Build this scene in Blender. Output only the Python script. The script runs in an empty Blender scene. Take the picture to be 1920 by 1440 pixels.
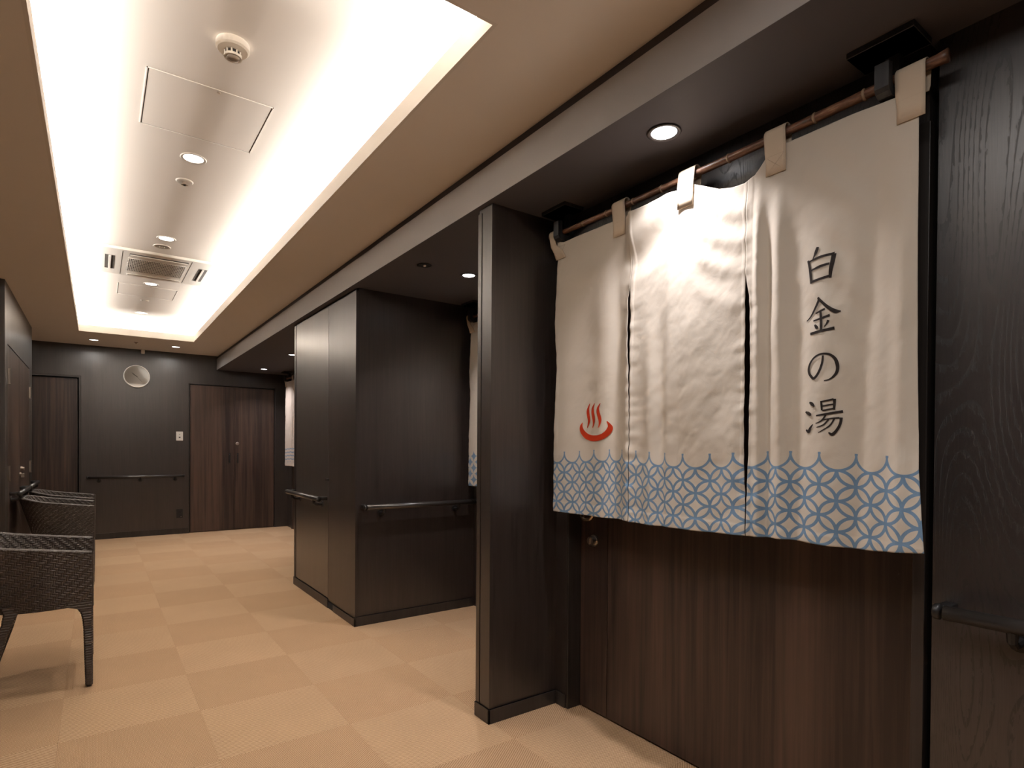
import bpy, bmesh, math, random
from mathutils import Vector, Matrix
from mathutils import noise as mnoise
random.seed(7)
PI = math.pi
C = bpy.context.scene.collection
S = bpy.context.scene

# ------------------------------------------------------------------ camera
YAW, PITCH, ROLL, FPX, CY = 0.621948789, -0.010004916, -0.006635069, 1085.64684, 849.634933
f = Vector((math.sin(YAW)*math.cos(PITCH), math.cos(YAW)*math.cos(PITCH), math.sin(PITCH)))
r = Vector((math.cos(YAW), -math.sin(YAW), 0)); d = f.cross(r)
c_, s_ = math.cos(ROLL), math.sin(ROLL)
r2 = c_*r + s_*d; d2 = -s_*r + c_*d
cam_data = bpy.data.cameras.new('camera'); cam = bpy.data.objects.new('camera', cam_data); C.objects.link(cam)
M = Matrix.Identity(4)
for i in range(3):
    M[i][0] = r2[i]; M[i][1] = -d2[i]; M[i][2] = -f[i]
M[2][3] = 1.18
cam.matrix_world = M
cam_data.sensor_fit = 'HORIZONTAL'; cam_data.sensor_width = 36.0
cam_data.lens = FPX/1920*36.0
cam_data.shift_x = 0.0; cam_data.shift_y = (CY-720)/1920
cam_data.clip_start = 0.02
S.camera = cam

# ------------------------------------------------------------------ world, view, light levels
w = bpy.data.worlds.new('world'); S.world = w; w.use_nodes = True
w.node_tree.nodes['Background'].inputs[0].default_value = (0.9, 0.8, 0.7, 1)
w.node_tree.nodes['Background'].inputs[1].default_value = 0.0
S.view_settings.view_transform = 'Standard'; S.view_settings.look = 'None'
S.view_settings.exposure = 0.22; S.view_settings.gamma = 1.0
S.view_settings.use_curve_mapping = False
S.cycles.use_denoising = True
S.cycles.max_bounces = 12; S.cycles.diffuse_bounces = 8; S.cycles.glossy_bounces = 4
S.cycles.sample_clamp_indirect = 6.0
COVE_W = 18.0          # watts per metre of cove tape
COVE_COL = (1.0, 0.95, 0.90)
DOWN_W = 3.1           # ceiling downlights
DOWN_COL = (1.0, 0.95, 0.89)
SPOT_W = 5.0           # downlights in the dark soffit
SPOT_COL = (1.0, 0.95, 0.97)

# ------------------------------------------------------------------ helpers
WLOC = {}
def wl(o): return WLOC.get(o.name, Vector((0, 0, 0)))
def tag(o, label=None, cat=None, group=None, kind=None):
    if label: o['label'] = label
    if cat: o['category'] = cat
    if group: o['group'] = group
    if kind: o['kind'] = kind
    return o
def empty(name, loc, label=None, cat=None, group=None, kind=None):
    o = bpy.data.objects.new(name, None); o.location = loc; o.empty_display_size = 0.1
    C.objects.link(o); WLOC[o.name] = Vector(loc)
    return tag(o, label, cat, group, kind)
def obj(name, bm, mat, parent=None, smooth=False, loc=None):
    """bm holds world coordinates; links ONE mesh object (child of parent when given)"""
    me = bpy.data.meshes.new(name)
    off = Vector(loc) if loc is not None else (wl(parent) if parent else Vector((0, 0, 0)))
    if off.length > 0: bmesh.ops.translate(bm, verts=bm.verts, vec=-off)
    bm.to_mesh(me); bm.free()
    if smooth:
        for p in me.polygons: p.use_smooth = True
    for m in (mat if isinstance(mat, (list, tuple)) else [mat]): me.materials.append(m)
    o = bpy.data.objects.new(name, me); C.objects.link(o)
    if parent:
        o.parent = parent; o.location = off - wl(parent)
    else: o.location = off
    WLOC[o.name] = off
    return o
def copy_tree(o, parent=None, delta=Vector((0, 0, 0))):
    c = o.copy(); C.objects.link(c)
    if parent: c.parent = parent
    else: c.location = o.location + delta
    WLOC[c.name] = wl(o) + delta
    for ch in list(o.children): copy_tree(ch, c, delta)
    return c
def BM(): return bmesh.new()
def box(bm, x0, x1, y0, y1, z0, z1, bev=0.0, mi=0):
    x0, x1 = min(x0, x1), max(x0, x1); y0, y1 = min(y0, y1), max(y0, y1); z0, z1 = min(z0, z1), max(z0, z1)
    vs = [bm.verts.new(p) for p in ((x0,y0,z0),(x1,y0,z0),(x1,y1,z0),(x0,y1,z0),(x0,y0,z1),(x1,y0,z1),(x1,y1,z1),(x0,y1,z1))]
    fs = [bm.faces.new([vs[i] for i in q]) for q in ((0,3,2,1),(4,5,6,7),(0,1,5,4),(1,2,6,5),(2,3,7,6),(3,0,4,7))]
    for q in fs: q.material_index = mi
    if bev > 0:
        es = list({e for q in fs for e in q.edges})
        bmesh.ops.bevel(bm, geom=es, offset=bev, segments=2, affect='EDGES', profile=0.5)
    return bm
def B(*a, **k): return box(BM(), *a, **k)
def tube(bm, pts, rad, n=14, cap=True):
    """swept round bar through pts; rad float or list"""
    P = [Vector(p) for p in pts]; rs = rad if isinstance(rad, (list, tuple)) else [rad]*len(P)
    rings = []; up = None
    for i, p in enumerate(P):
        t = (P[min(i+1, len(P)-1)] - P[max(i-1, 0)]).normalized()
        if up is None:
            a = Vector((0, 0, 1)) if abs(t.z) < 0.9 else Vector((1, 0, 0))
            up = (a - t*a.dot(t)).normalized()
        else:
            up = (up - t*up.dot(t)).normalized()
        sd = t.cross(up)
        rings.append([bm.verts.new(p + rs[i]*(math.cos(2*PI*k/n)*up + math.sin(2*PI*k/n)*sd)) for k in range(n)])
    for a, b in zip(rings, rings[1:]):
        for k in range(n): bm.faces.new((a[k], a[(k+1) % n], b[(k+1) % n], b[k]))
    if cap:
        bm.faces.new(rings[0][::-1]); bm.faces.new(rings[-1])
    return bm
def lathe(bm, prof, c, n=32, mi=0):
    """prof [(r, z)] revolved about a vertical axis through c"""
    rings = []
    for rr, z in prof:
        if rr < 1e-6: rings.append([bm.verts.new((c[0], c[1], c[2]+z))])
        else: rings.append([bm.verts.new((c[0]+rr*math.cos(2*PI*k/n), c[1]+rr*math.sin(2*PI*k/n), c[2]+z)) for k in range(n)])
    for a, b in zip(rings, rings[1:]):
        for k in range(n):
            if len(a) == 1 and len(b) == 1: continue
            if len(a) == 1: q = bm.faces.new((a[0], b[(k+1) % n], b[k]))
            elif len(b) == 1: q = bm.faces.new((a[k], a[(k+1) % n], b[0]))
            else: q = bm.faces.new((a[k], a[(k+1) % n], b[(k+1) % n], b[k]))
            q.material_index = mi
    return bm
def sweep_axis(bm, to):
    """turn everything in bm so that +Z becomes axis `to`, about the origin"""
    q = Vector((0, 0, 1)).rotation_difference(Vector(to))
    bmesh.ops.rotate(bm, verts=bm.verts, cent=(0, 0, 0), matrix=q.to_matrix())
    return bm
def sstep(x, a, b):
    t = min(1.0, max(0.0, (x-a)/(b-a))); return t*t*(3-2*t)
def interp(x, tab):
    if x <= tab[0][0]: return tab[0][1]
    for (a, va), (b, vb) in zip(tab, tab[1:]):
        if x <= b: return va + (vb-va)*(x-a)/(b-a)
    return tab[-1][1]

# ------------------------------------------------------------------ materials
def mat(name, col=(0.5,0.5,0.5), rough=0.5, metal=0.0, spec=0.5):
    m = bpy.data.materials.new(name); m.use_nodes = True
    b = m.node_tree.nodes['Principled BSDF']
    b.inputs['Base Color'].default_value = (*col, 1); b.inputs['Roughness'].default_value = rough
    b.inputs['Metallic'].default_value = metal; b.inputs['Specular IOR Level'].default_value = spec
    return m
class N:
    def __init__(s, m): s.t = m.node_tree; s.b = s.t.nodes['Principled BSDF']; s.out = s.t.nodes['Material Output']
    def n(s, typ, **k):
        x = s.t.nodes.new(typ)
        for a, v in k.items(): setattr(x, a, v)
        return x
    def l(s, a, b): s.t.links.new(a, b)
    def coord(s, scale=(1,1,1), which='Object', loc=(0,0,0)):
        tc = s.n('ShaderNodeTexCoord'); mp = s.n('ShaderNodeMapping')
        mp.inputs['Scale'].default_value = scale; mp.inputs['Location'].default_value = loc
        s.l(tc.outputs[which], mp.inputs['Vector']); return mp.outputs[0]
    def noise(s, vec, scale, detail=4, rough=0.5, dist=0.0):
        x = s.n('ShaderNodeTexNoise'); x.inputs['Scale'].default_value = scale
        x.inputs['Detail'].default_value = detail; x.inputs['Roughness'].default_value = rough
        x.inputs['Distortion'].default_value = dist
        s.l(vec, x.inputs['Vector']); return x.outputs['Fac']
    def ramp(s, fac, stops):
        x = s.n('ShaderNodeValToRGB'); e = x.color_ramp.elements
        e[0].position, e[0].color = stops[0][0], (*stops[0][1], 1)
        e[1].position, e[1].color = stops[-1][0], (*stops[-1][1], 1)
        for p, c in stops[1:-1]:
            q = e.new(p); q.color = (*c, 1)
        s.l(fac, x.inputs[0]); return x.outputs[0]
    def math(s, op, a, b=None, c=None):
        x = s.n('ShaderNodeMath', operation=op)
        for i, v in enumerate((a, b, c)):
            if v is None: continue
            if isinstance(v, (int, float)): x.inputs[i].default_value = v
            else: s.l(v, x.inputs[i])
        return x.outputs[0]
    def mix(s, fac, a, b, mode='MIX'):
        x = s.n('ShaderNodeMix', data_type='RGBA', blend_type=mode)
        for i, v in ((0, fac), (6, a), (7, b)):
            if isinstance(v, (int, float)): x.inputs[i].default_value = v
            elif isinstance(v, tuple): x.inputs[i].default_value = (*v, 1)
            else: s.l(v, x.inputs[i])
        return x.outputs[2]
    def bump(s, h, strength=0.3, dist=0.002):
        x = s.n('ShaderNodeBump'); x.inputs['Strength'].default_value = strength; x.inputs['Distance'].default_value = dist
        s.l(h, x.inputs['Height']); s.l(x.outputs[0], s.b.inputs['Normal'])
def aniso(k, amt):
    ge = k.n('ShaderNodeNewGeometry'); cr = k.n('ShaderNodeVectorMath', operation='CROSS_PRODUCT')
    k.l(ge.outputs['Normal'], cr.inputs[0]); cr.inputs[1].default_value = (0, 0, 1)
    k.l(cr.outputs[0], k.b.inputs['Tangent']); k.b.inputs['Anisotropic'].default_value = amt
def wood(name, dark, light, rough=0.36, pore=0.5, streak=1.0, grain=14.0, spec=0.5, bump=0.25):
    m = mat(name, light, rough, spec=spec); k = N(m)
    v = k.coord((grain, grain, grain*0.045))
    broad = k.noise(v, 0.35, 3, 0.5, 1.2)
    fine = k.noise(k.coord((grain*6, grain*6, grain*0.16)), 1.0, 5, 0.6, 0.4)
    w = k.n('ShaderNodeTexWave', wave_type='BANDS', bands_direction='DIAGONAL')
    w.inputs['Scale'].default_value = 1.3; w.inputs['Distortion'].default_value = 9.0
    w.inputs['Detail'].default_value = 3; w.inputs['Detail Scale'].default_value = 0.7
    k.l(k.coord((grain*0.8, grain*0.8, grain*0.05)), w.inputs['Vector'])
    f1 = k.math('MULTIPLY_ADD', k.math('SUBTRACT', broad, 0.5), 1.2*streak, fine)
    f2 = k.math('MULTIPLY_ADD', w.outputs['Fac'], 0.35*pore, f1)
    col = k.ramp(f2, [(0.32, dark), (0.78+0.2*pore, light)])
    k.l(col, k.b.inputs['Base Color'])
    k.bump(f2, bump, 0.0015)
    rr = k.math('MULTIPLY_ADD', fine, 0.18, rough-0.09); k.l(rr, k.b.inputs['Roughness']); aniso(k, 0.3)
    return m
M_WALL = wood('dark_oak_panel', (0.017,0.012,0.010), (0.037,0.027,0.023), 0.36, 0.15, 0.5, 20.0, bump=0.10, spec=0.9)
M_GLOSS = wood('lacquered_oak_panel', (0.019,0.014,0.011), (0.042,0.031,0.025), 0.42, 0.15, 0.5, 20.0, bump=0.10, spec=1.0)
_b = M_GLOSS.node_tree.nodes['Principled BSDF']; _b.inputs['Coat Weight'].default_value = 0.6; _b.inputs['Coat Roughness'].default_value = 0.27
def oak(name):
    m = mat(name, (0.06,0.05,0.05), 0.36); k = N(m)
    tc = k.n('ShaderNodeTexCoord'); sp = k.n('ShaderNodeSeparateXYZ'); k.l(tc.outputs['Object'], sp.inputs[0])
    Y, Z = sp.outputs[1], sp.outputs[2]
    big = k.noise(k.coord((2.6, 2.6, 0.34)), 1.6, 1, 0.35)
    fld = k.math('ADD', k.math('MULTIPLY', Y, 22.0), k.math('MULTIPLY', big, 13.0))
    saw = k.math('FRACT', k.math('MULTIPLY', fld, 5.0))
    ring = k.math('POWER', saw, 2.2)
    fib = k.noise(k.coord((330, 330, 9.0)), 1.0, 3, 0.6)
    brk = k.noise(k.coord((150, 150, 38)), 1.0, 2, 0.5)
    pore = k.math('MULTIPLY', k.math('GREATER_THAN', k.math('ADD', ring, k.math('MULTIPLY', k.math('SUBTRACT', brk, 0.5), 2.0)), 0.62), k.math('GREATER_THAN', fib, 0.40))
    pore = k.math('MULTIPLY', pore, 0.85)
    base = k.ramp(fib, [(0.25, (0.024,0.018,0.017)), (0.8, (0.046,0.037,0.035))])
    k.l(k.mix(pore, base, (0.011,0.008,0.007)), k.b.inputs['Base Color'])
    k.bump(k.math('SUBTRACT', k.math('MULTIPLY', fib, 0.3), pore), 0.35, 0.0012)
    k.l(k.math('MULTIPLY_ADD', pore, 0.2, 0.36), k.b.inputs['Roughness']); aniso(k, 0.3); k.b.inputs['Specular IOR Level'].default_value = 1.0
    return m
M_OAK = oak('open_grain_oak')
M_DOOR = wood('dark_walnut_door', (0.024,0.014,0.011), (0.084,0.050,0.036), 0.40, 0.1, 1.1, 8.0, bump=0.06)
M_BASE = wood('dark_baseboard', (0.020,0.016,0.014), (0.040,0.032,0.028), 0.40, 0.2, bump=0.05)
M_BRACKET = wood('black_stained_wood', (0.012,0.012,0.013), (0.045,0.045,0.048), 0.5, 0.3)
M_BLACK = mat('black_void', (0.004,0.004,0.004), 0.8)
M_RAIL = mat('dark_bronze_resin', (0.030,0.026,0.024), 0.28, 0.0, 0.9)
M_RAILEND = mat('black_resin', (0.010,0.009,0.009), 0.45)
M_STEEL = mat('brushed_steel', (0.62,0.56,0.50), 0.30, 1.0)
M_BRASS = mat('aged_brass', (0.55,0.42,0.28), 0.25, 1.0)
M_WHITE = mat('white_plastic', (0.80,0.76,0.70), 0.45)
M_GREY = mat('dark_grey_plastic', (0.06,0.055,0.05), 0.5)
M_SLOT = mat('dark_slot', (0.015,0.013,0.012), 0.7)
M_RIM = mat('soffit_light_ring', (0.10,0.09,0.09), 0.35)
def plaster(name, col, rough=0.8, b=0.06, sc=220):
    m = mat(name, col, rough, spec=0.2); k = N(m); v = k.coord()
    n1 = k.noise(v, sc, 3)
    k.l(k.mix(k.noise(v, 2.5, 2), tuple(c*0.96 for c in col), col), k.b.inputs['Base Color'])
    k.bump(n1, b, 0.001); return m
M_CEIL = plaster('cream_ceiling_paper', (0.84,0.79,0.73))
M_COVE = plaster('cove_ceiling_paper', (0.78,0.73,0.67))
M_BEAM = plaster('dark_grey_beam_paper', (0.375,0.36,0.35), 0.6, 0.25, 500)
M_SOFF = plaster('dark_brown_soffit_paper', (0.090,0.083,0.090), 0.65, 0.2, 400)
def emis(name, col, st):
    m = mat(name, (0.8,0.8,0.8)); b = m.node_tree.nodes['Principled BSDF']
    b.inputs['Emission Color'].default_value = (*col, 1); b.inputs['Emission Strength'].default_value = st
    return m
M_LENS = emis('lit_lens_warm', (1.0,0.96,0.9), 6.0)
M_LENS2 = emis('lit_lens_cool', (1.0,0.97,0.98), 8.0)
def carpet(name, ang, c1, c2):
    m = mat(name, c1, 0.95, spec=0.1); k = N(m)
    tc = k.n('ShaderNodeTexCoord'); mp = k.n('ShaderNodeMapping'); mp.inputs['Rotation'].default_value = (0, 0, ang)
    k.l(tc.outputs['Object'], mp.inputs['Vector'])
    sx = k.n('ShaderNodeSeparateXYZ'); k.l(mp.outputs[0], sx.inputs[0])
    X, Y = sx.outputs[0], sx.outputs[1]
    nz = k.noise(mp.outputs[0], 60, 2)
    row = k.math('FLOOR', k.math('DIVIDE', Y, 0.0048))
    a = k.math('SINE', k.math('ADD', k.math('MULTIPLY', X, 2*PI/0.0105), k.math('ADD', k.math('MULTIPLY', row, 2.2), k.math('MULTIPLY', nz, 3.0))))
    b = k.math('ABSOLUTE', k.math('SINE', k.math('MULTIPLY', Y, PI/0.0048)))
    h = k.math('MULTIPLY', k.math('MULTIPLY_ADD', a, 0.5, 0.5), k.math('MULTIPLY_ADD', b, 0.6, 0.4))
    h2 = k.math('MULTIPLY_ADD', k.noise(mp.outputs[0], 420, 2), 0.5, k.math('MULTIPLY', h, 0.75))
    oi = k.n('ShaderNodeObjectInfo')
    col = k.ramp(h2, [(0.32, c2), (0.74, c1)])
    v = k.math('MULTIPLY_ADD', oi.outputs['Random'], 0.045, 0.977)
    vv = k.math('MULTIPLY', v, k.math('MULTIPLY_ADD', k.noise(k.coord(), 3.0, 2), 0.12, 0.94))
    hs = k.n('ShaderNodeHueSaturation'); k.l(col, hs.inputs['Color']); k.l(vv, hs.inputs['Value'])
    k.l(hs.outputs[0], k.b.inputs['Base Color'])
    k.bump(h2, 0.6, 0.0025)
    return m
M_CARP_A = carpet('carpet_weave_straight', 0.0, (0.65,0.445,0.275), (0.34,0.21,0.115))
M_CARP_B = carpet('carpet_weave_turned', PI/2, (0.61,0.405,0.245), (0.32,0.195,0.105))
M_CARP_BASE = mat('carpet_backing', (0.12,0.08,0.05), 0.9)
M_WICKER = mat('black_brown_wicker', (0.050,0.037,0.029), 0.42); _k = N(M_WICKER)
_k.l(_k.ramp(_k.noise(_k.coord((1,1,1)), 160, 3), [(0.3,(0.030,0.022,0.017)),(0.75,(0.072,0.055,0.044))]), _k.b.inputs['Base Color'])
M_BAMBOO = mat('smoked_bamboo', (0.16,0.08,0.045), 0.35); _k = N(M_BAMBOO)
_k.l(_k.ramp(_k.noise(_k.coord((120,18,120)), 1, 5, 0.7), [(0.3,(0.030,0.016,0.010)),(0.55,(0.15,0.07,0.04)),(0.8,(0.36,0.22,0.13))]), _k.b.inputs['Base Color'])
M_NODE = mat('bamboo_node', (0.28,0.19,0.12), 0.5)

BLUE = (0.165,0.27,0.405); CREAM = (0.71,0.64,0.55)
def cloth(name, mode, cream=CREAM):
    """mode: 'ring' linked circles, 'fill' blue diamonds, 'lines' wavy stripes; UV = (cusp units*2, depth below the scallops in radii)"""
    m = mat(name, cream, 0.85, spec=0.15); k = N(m)
    b = k.b
    uv = k.n('ShaderNodeUVMap', uv_map='print'); sx = k.n('ShaderNodeSeparateXYZ'); k.l(uv.outputs[0], sx.inputs[0])
    U, V = sx.outputs[0], sx.outputs[1]
    weave = k.noise(k.coord((1,1,1)), 900, 2)
    base = k.mix(k.noise(k.coord(), 6, 3), tuple(c*0.94 for c in cream), cream)
    if mode == 'lines':
        ph = k.math('MULTIPLY_ADD', k.math('SINE', k.math('MULTIPLY', U, 2.1)), 0.10, V)
        md = k.math('PINGPONG', k.math('SUBTRACT', ph, 0.6), 0.55)
        ln = k.math('MULTIPLY', k.math('LESS_THAN', md, 0.17), k.math('GREATER_THAN', V, 0.3))
        fac = k.math('MULTIPLY', k.math('MULTIPLY', ln, k.math('LESS_THAN', V, 4.9)), 0.95)
    else:
        A = k.math('FLOORED_MODULO', U, 2.0); Bv = k.math('FLOORED_MODULO', V, 2.0)
        def dist(cx, cy):
            dx = k.math('SUBTRACT', A, cx); dy = k.math('SUBTRACT', Bv, cy)
            return k.math('SQRT', k.math('ADD', k.math('MULTIPLY', dx, dx), k.math('MULTIPLY', dy, dy)))
        D = [dist(*c) for c in ((1,0),(0,1),(2,1),(1,2))]
        inside_top = k.math('MULTIPLY', k.math('LESS_THAN', D[0], 0.93), k.math('LESS_THAN', V, 1.0))
        below = k.math('MULTIPLY', k.math('GREATER_THAN', V, -0.14), k.math('SUBTRACT', 1.0, inside_top))
        if mode == 'ring':
            es = [k.math('ABSOLUTE', k.math('SUBTRACT', x, 1.0)) for x in D]
            mn = k.math('MINIMUM', k.math('MINIMUM', es[0], es[1]), k.math('MINIMUM', es[2], es[3]))
            mk = k.math('LESS_THAN', mn, 0.098)
        else:
            cnt = [k.math('LESS_THAN', x, 1.0) for x in D]
            sm = k.math('ADD', k.math('ADD', cnt[0], cnt[1]), k.math('ADD', cnt[2], cnt[3]))
            mk = k.math('LESS_THAN', sm, 1.5)
        # the cusps above the first row stay thin
        ok = k.math('MAXIMUM', k.math('GREATER_THAN', V, 0.0), k.math('LESS_THAN', k.math('MINIMUM', A, k.math('SUBTRACT', 2.0, A)), 0.09))
        fac = k.math('MULTIPLY', k.math('MULTIPLY', mk, below), ok)
    bl = k.mix(k.noise(k.coord(), 500, 2), BLUE, tuple(c*1.35 for c in BLUE))
    k.l(k.mix(fac, base, bl), b.inputs['Base Color'])
    wr = k.noise(k.coord((1.0, 1.0, 0.7)), 22, 4, 0.6, 1.5)
    h = k.math('ADD', k.math('MULTIPLY', wr, 1.0), k.math('MULTIPLY', weave, 0.06))
    k.bump(h, 0.18, 0.004)
    # thin cotton lets a little light through
    tr = k.n('ShaderNodeBsdfTranslucent'); tr.inputs[0].default_value = (*cream, 1)
    mx = k.n('ShaderNodeMixShader'); mx.inputs[0].default_value = 0.14
    k.l(b.outputs[0], mx.inputs[1]); k.l(tr.outputs[0], mx.inputs[2]); k.l(mx.outputs[0], k.out.inputs[0])
    return m
M_CLOTH = cloth('cotton_linked_circles', 'ring')
M_CLOTH2 = cloth('cotton_blue_diamonds', 'fill')
M_CLOTH3 = cloth('cotton_wavy_lines', 'lines', (0.68,0.58,0.50))
M_TAB = mat('cotton_tab', (0.62,0.51,0.39), 0.85, spec=0.15)
M_STITCH = mat('stitch_thread', (0.44,0.34,0.25), 0.9)
M_INK = mat('black_ink', (0.030,0.024,0.022), 0.8, spec=0.1)
M_INKR = mat('red_ink', (0.42,0.035,0.010), 0.8, spec=0.1)

# ------------------------------------------------------------------ room dimensions
ZC, ZB, ZU = 2.402, 2.214, 2.59          # main ceiling, soffit, cove ceiling
YF = 8.833                                # far wall
XBEAM = 1.336; XFIN = 1.357; XW = 1.727; XD = 1.797; XA = 2.28
CX0, CX1, CY0, CY1 = -0.158, 0.931, 1.41, 7.78
XL, YB, XR = -1.05, -2.2, 2.55

# ------------------------------------------------------------------ floor of carpet tiles
fl = obj('floor', B(XL-0.1, XR, YB-0.1, YF+0.15, -0.05, -0.006), M_CARP_BASE)
tag(fl, kind='structure')
def tile_mesh(name, m):
    bm = B(-0.24985, 0.24985, -0.24985, 0.24985, -0.006, 0.0, bev=0.0005)
    me = bpy.data.meshes.new(name); bm.to_mesh(me); bm.free(); me.materials.append(m); return me
TA, TB = tile_mesh('carpet_tile', M_CARP_A), tile_mesh('carpet_tile', M_CARP_B)
for i in range(-2, 5):
    for j in range(-10, 14):
        x = -0.126 + 0.5*i + 0.25; y = 2.387 + 0.5*j + 0.25
        if y > YF+0.3 or y < YB-0.1 or x-0.25 > 2.3: continue
        o = bpy.data.objects.new('carpet_tile', TA if (i+j) % 2 else TB); C.objects.link(o)
        o.parent = fl; o.location = (x, y, 0)

# ------------------------------------------------------------------ ceiling with lit cove
cl = empty('ceiling', (0.4, 4.0, ZC), kind='structure')
TR = 0.16                                  # trough width behind the lip
bm = BM()
for a in ((XL-0.1, CX0-0.012, YB, YF+0.1), (CX1+0.012, XBEAM+0.012, YB, YF+0.1), (CX0-0.012, CX1+0.012, YB, CY0-0.012), (CX0-0.012, CX1+0.012, CY1+0.012, YF+0.1)):
    box(bm, a[0], a[1], a[2], a[3], ZC, ZC+0.012)
obj('ceiling_panel', bm, M_CEIL, cl)
bm = BM(); LH = 0.075
for a in ((CX0-0.012, CX0, CY0, CY1), (CX1, CX1+0.012, CY0, CY1), (CX0-0.012, CX1+0.012, CY1, CY1+0.012), (CX0-0.012, CX1+0.012, CY0-0.012, CY0)):
    box(bm, a[0], a[1], a[2], a[3], ZC, ZC+LH)
obj('cove_lip', bm, M_COVE, cl)
bm = BM()
for a in ((CX0-TR-0.02, CX0-TR, CY0-TR, CY1+TR), (CX1+TR, CX1+TR+0.02, CY0-TR, CY1+TR), (CX0-TR, CX1+TR, CY1+TR, CY1+TR+0.02), (CX0-TR, CX1+TR, CY0-TR-0.02, CY0-TR)):
    box(bm, a[0], a[1], a[2], a[3], ZC+0.012, ZU)
obj('cove_back', bm, M_COVE, cl)
# upper ceiling: with openings left for the hatches' shadow gaps
obj('cove_ceiling_panel', B(CX0-TR-0.02, CX1+TR+0.02, CY0-TR-0.02, CY1+TR+0.02, ZU, ZU+0.02), M_COVE, cl)
# beam and lowered soffit
obj('beam_face', B(XBEAM, XBEAM+0.02, YB, YF+0.1, ZB+0.0008, ZC-0.038), M_BEAM, cl)
obj('shadow_gap', B(XBEAM+0.012, XBEAM+0.03, YB, YF+0.1, ZC-0.040, ZC+0.05), M_SOFF, cl)
obj('soffit_panel', B(XBEAM+0.0004, XR, YB, YF+0.1, ZB, ZB+0.02), M_SOFF, cl)

# cove light tape: real lamps lying in the trough
tape = mat('led_tape', (0.9,0.88,0.8), 0.5)
def strip(x, y, lx, ly):
    L = bpy.data.lights.new('cove_light', 'AREA'); L.shape = 'RECTANGLE'; L.size = lx; L.size_y = ly
    L.energy = COVE_W*max(lx, ly); L.color = COVE_COL
    o = bpy.data.objects.new('cove_lamp', L); C.objects.link(o)
    o.location = (x, y, ZC+0.060); o.rotation_euler = (PI, 0, 0)
    o.parent = cl; o.location = Vector((x, y, ZC+0.060)) - Vector((0.4, 4.0, ZC))
    bm = B(x-lx/2, x+lx/2, y-ly/2, y+ly/2, ZC+0.0125, ZC+0.056)
    obj('light_tape', bm, tape, cl)
ym, yl = (CY0+CY1)/2, CY1-CY0
strip(CX0-0.085, ym, 0.015, yl+0.10); strip(CX1+0.085, ym, 0.015, yl+0.10)
strip((CX0+CX1)/2, CY1+0.085, CX1-CX0, 0.015); strip((CX0+CX1)/2, CY0-0.085, CX1-CX0, 0.015)

# ------------------------------------------------------------------ walls
def struct(name, bm, m, parent=None, **k):
    o = obj(name, bm, m, parent, **k)
    if not parent: tag(o, kind='structure')
    return o
BH = 0.062
# far wall: oak panels around two doors
wf = empty('wall_far', (0.5, YF, 0), kind='structure')
D5 = (-0.95, -0.178, 2.0); D4 = (1.009, 2.093, 2.0)
bm = BM()
box(bm, D5[1], D4[0], YF, YF+0.12, 0, ZC+0.05)
box(bm, XL-0.1, D5[1], YF, YF+0.12, D5[2], ZC+0.05); box(bm, XL-0.1, D5[0], YF, YF+0.12, 0, D5[2])
box(bm, D4[0], XR, YF, YF+0.12, D4[2], ZC+0.05); box(bm, D4[1], XR, YF, YF+0.12, 0, D4[2])
obj('wall_panel', bm, M_WALL, wf)
struct('baseboard_far', B(D5[1]+0.012, D4[0]-0.012, YF-0.006, YF+0.001, 0, 0.075, bev=0.002), M_BASE)
def frame_far(x0, x1, zt):
    bm = BM()
    box(bm, x0, x0+0.010, YF-0.006, YF+0.05, 0, zt, bev=0.001); box(bm, x1-0.010, x1, YF-0.006, YF+0.05, 0, zt, bev=0.001)
    box(bm, x0, x1, YF-0.006, YF+0.05, zt-0.010, zt, bev=0.001); return bm
d5 = empty('door_5', (-0.56, YF, 0), kind='structure')
obj('door_frame', frame_far(D5[0]-0.02, D5[1]+0.022, D5[2]+0.022), M_BASE, d5)
obj('door_leaf', B(D5[0], D5[1]-0.014, YF+0.035, YF+0.07, 0.006, D5[2]-0.012, bev=0.002), M_DOOR, d5)
obj('door_reveal', B(D5[0], D5[1], YF+0.07, YF+0.075, 0, D5[2]), M_BLACK, d5)
d4 = empty('door_4', (1.55, YF, 0), kind='structure')
obj('door_frame', frame_far(D4[0]-0.012, D4[1]+0.012, D4[2]+0.012), M_BASE, d4)
xm = 1.559
obj('door_reveal', B(D4[0], D4[1], YF+0.05, YF+0.055, 0, D4[2]), M_BLACK, d4)
for k_, (a, b) in enumerate(((D4[0]+0.008, xm-0.0015), (xm+0.0015, D4[1]-0.008))):
    lf = obj('door_leaf', B(a, b, YF+0.008, YF+0.045, 0.006, D4[2]-0.008, bev=0.0015), M_DOOR, d4)
    hx = 1.503 if k_ == 0 else 1.605
    bm = BM(); box(bm, hx-0.011, hx+0.011, YF+0.0065, YF+0.0085, 0.935, 1.075, bev=0.0006)
    tube(bm, [(hx-0.004, YF+0.006, 0.95), (hx-0.004, YF-0.012, 0.965), (hx-0.004, YF-0.012, 1.045), (hx-0.004, YF+0.006, 1.06)], 0.004, 8)
    obj('pull_handle', bm, M_RAILEND, lf)
    if k_:
        bm = lathe(BM(), [(0.0, -0.002), (0.024, -0.002), (0.024, 0.006), (0.018, 0.012), (0.0, 0.012)], (0, 0, 0), 20)
        sweep_axis(bm, (0, -1, 0)); bmesh.ops.translate(bm, verts=bm.verts, vec=(1.600, YF+0.008, 1.205))
        obj('lock', bm, M_STEEL, lf, smooth=False)

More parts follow.
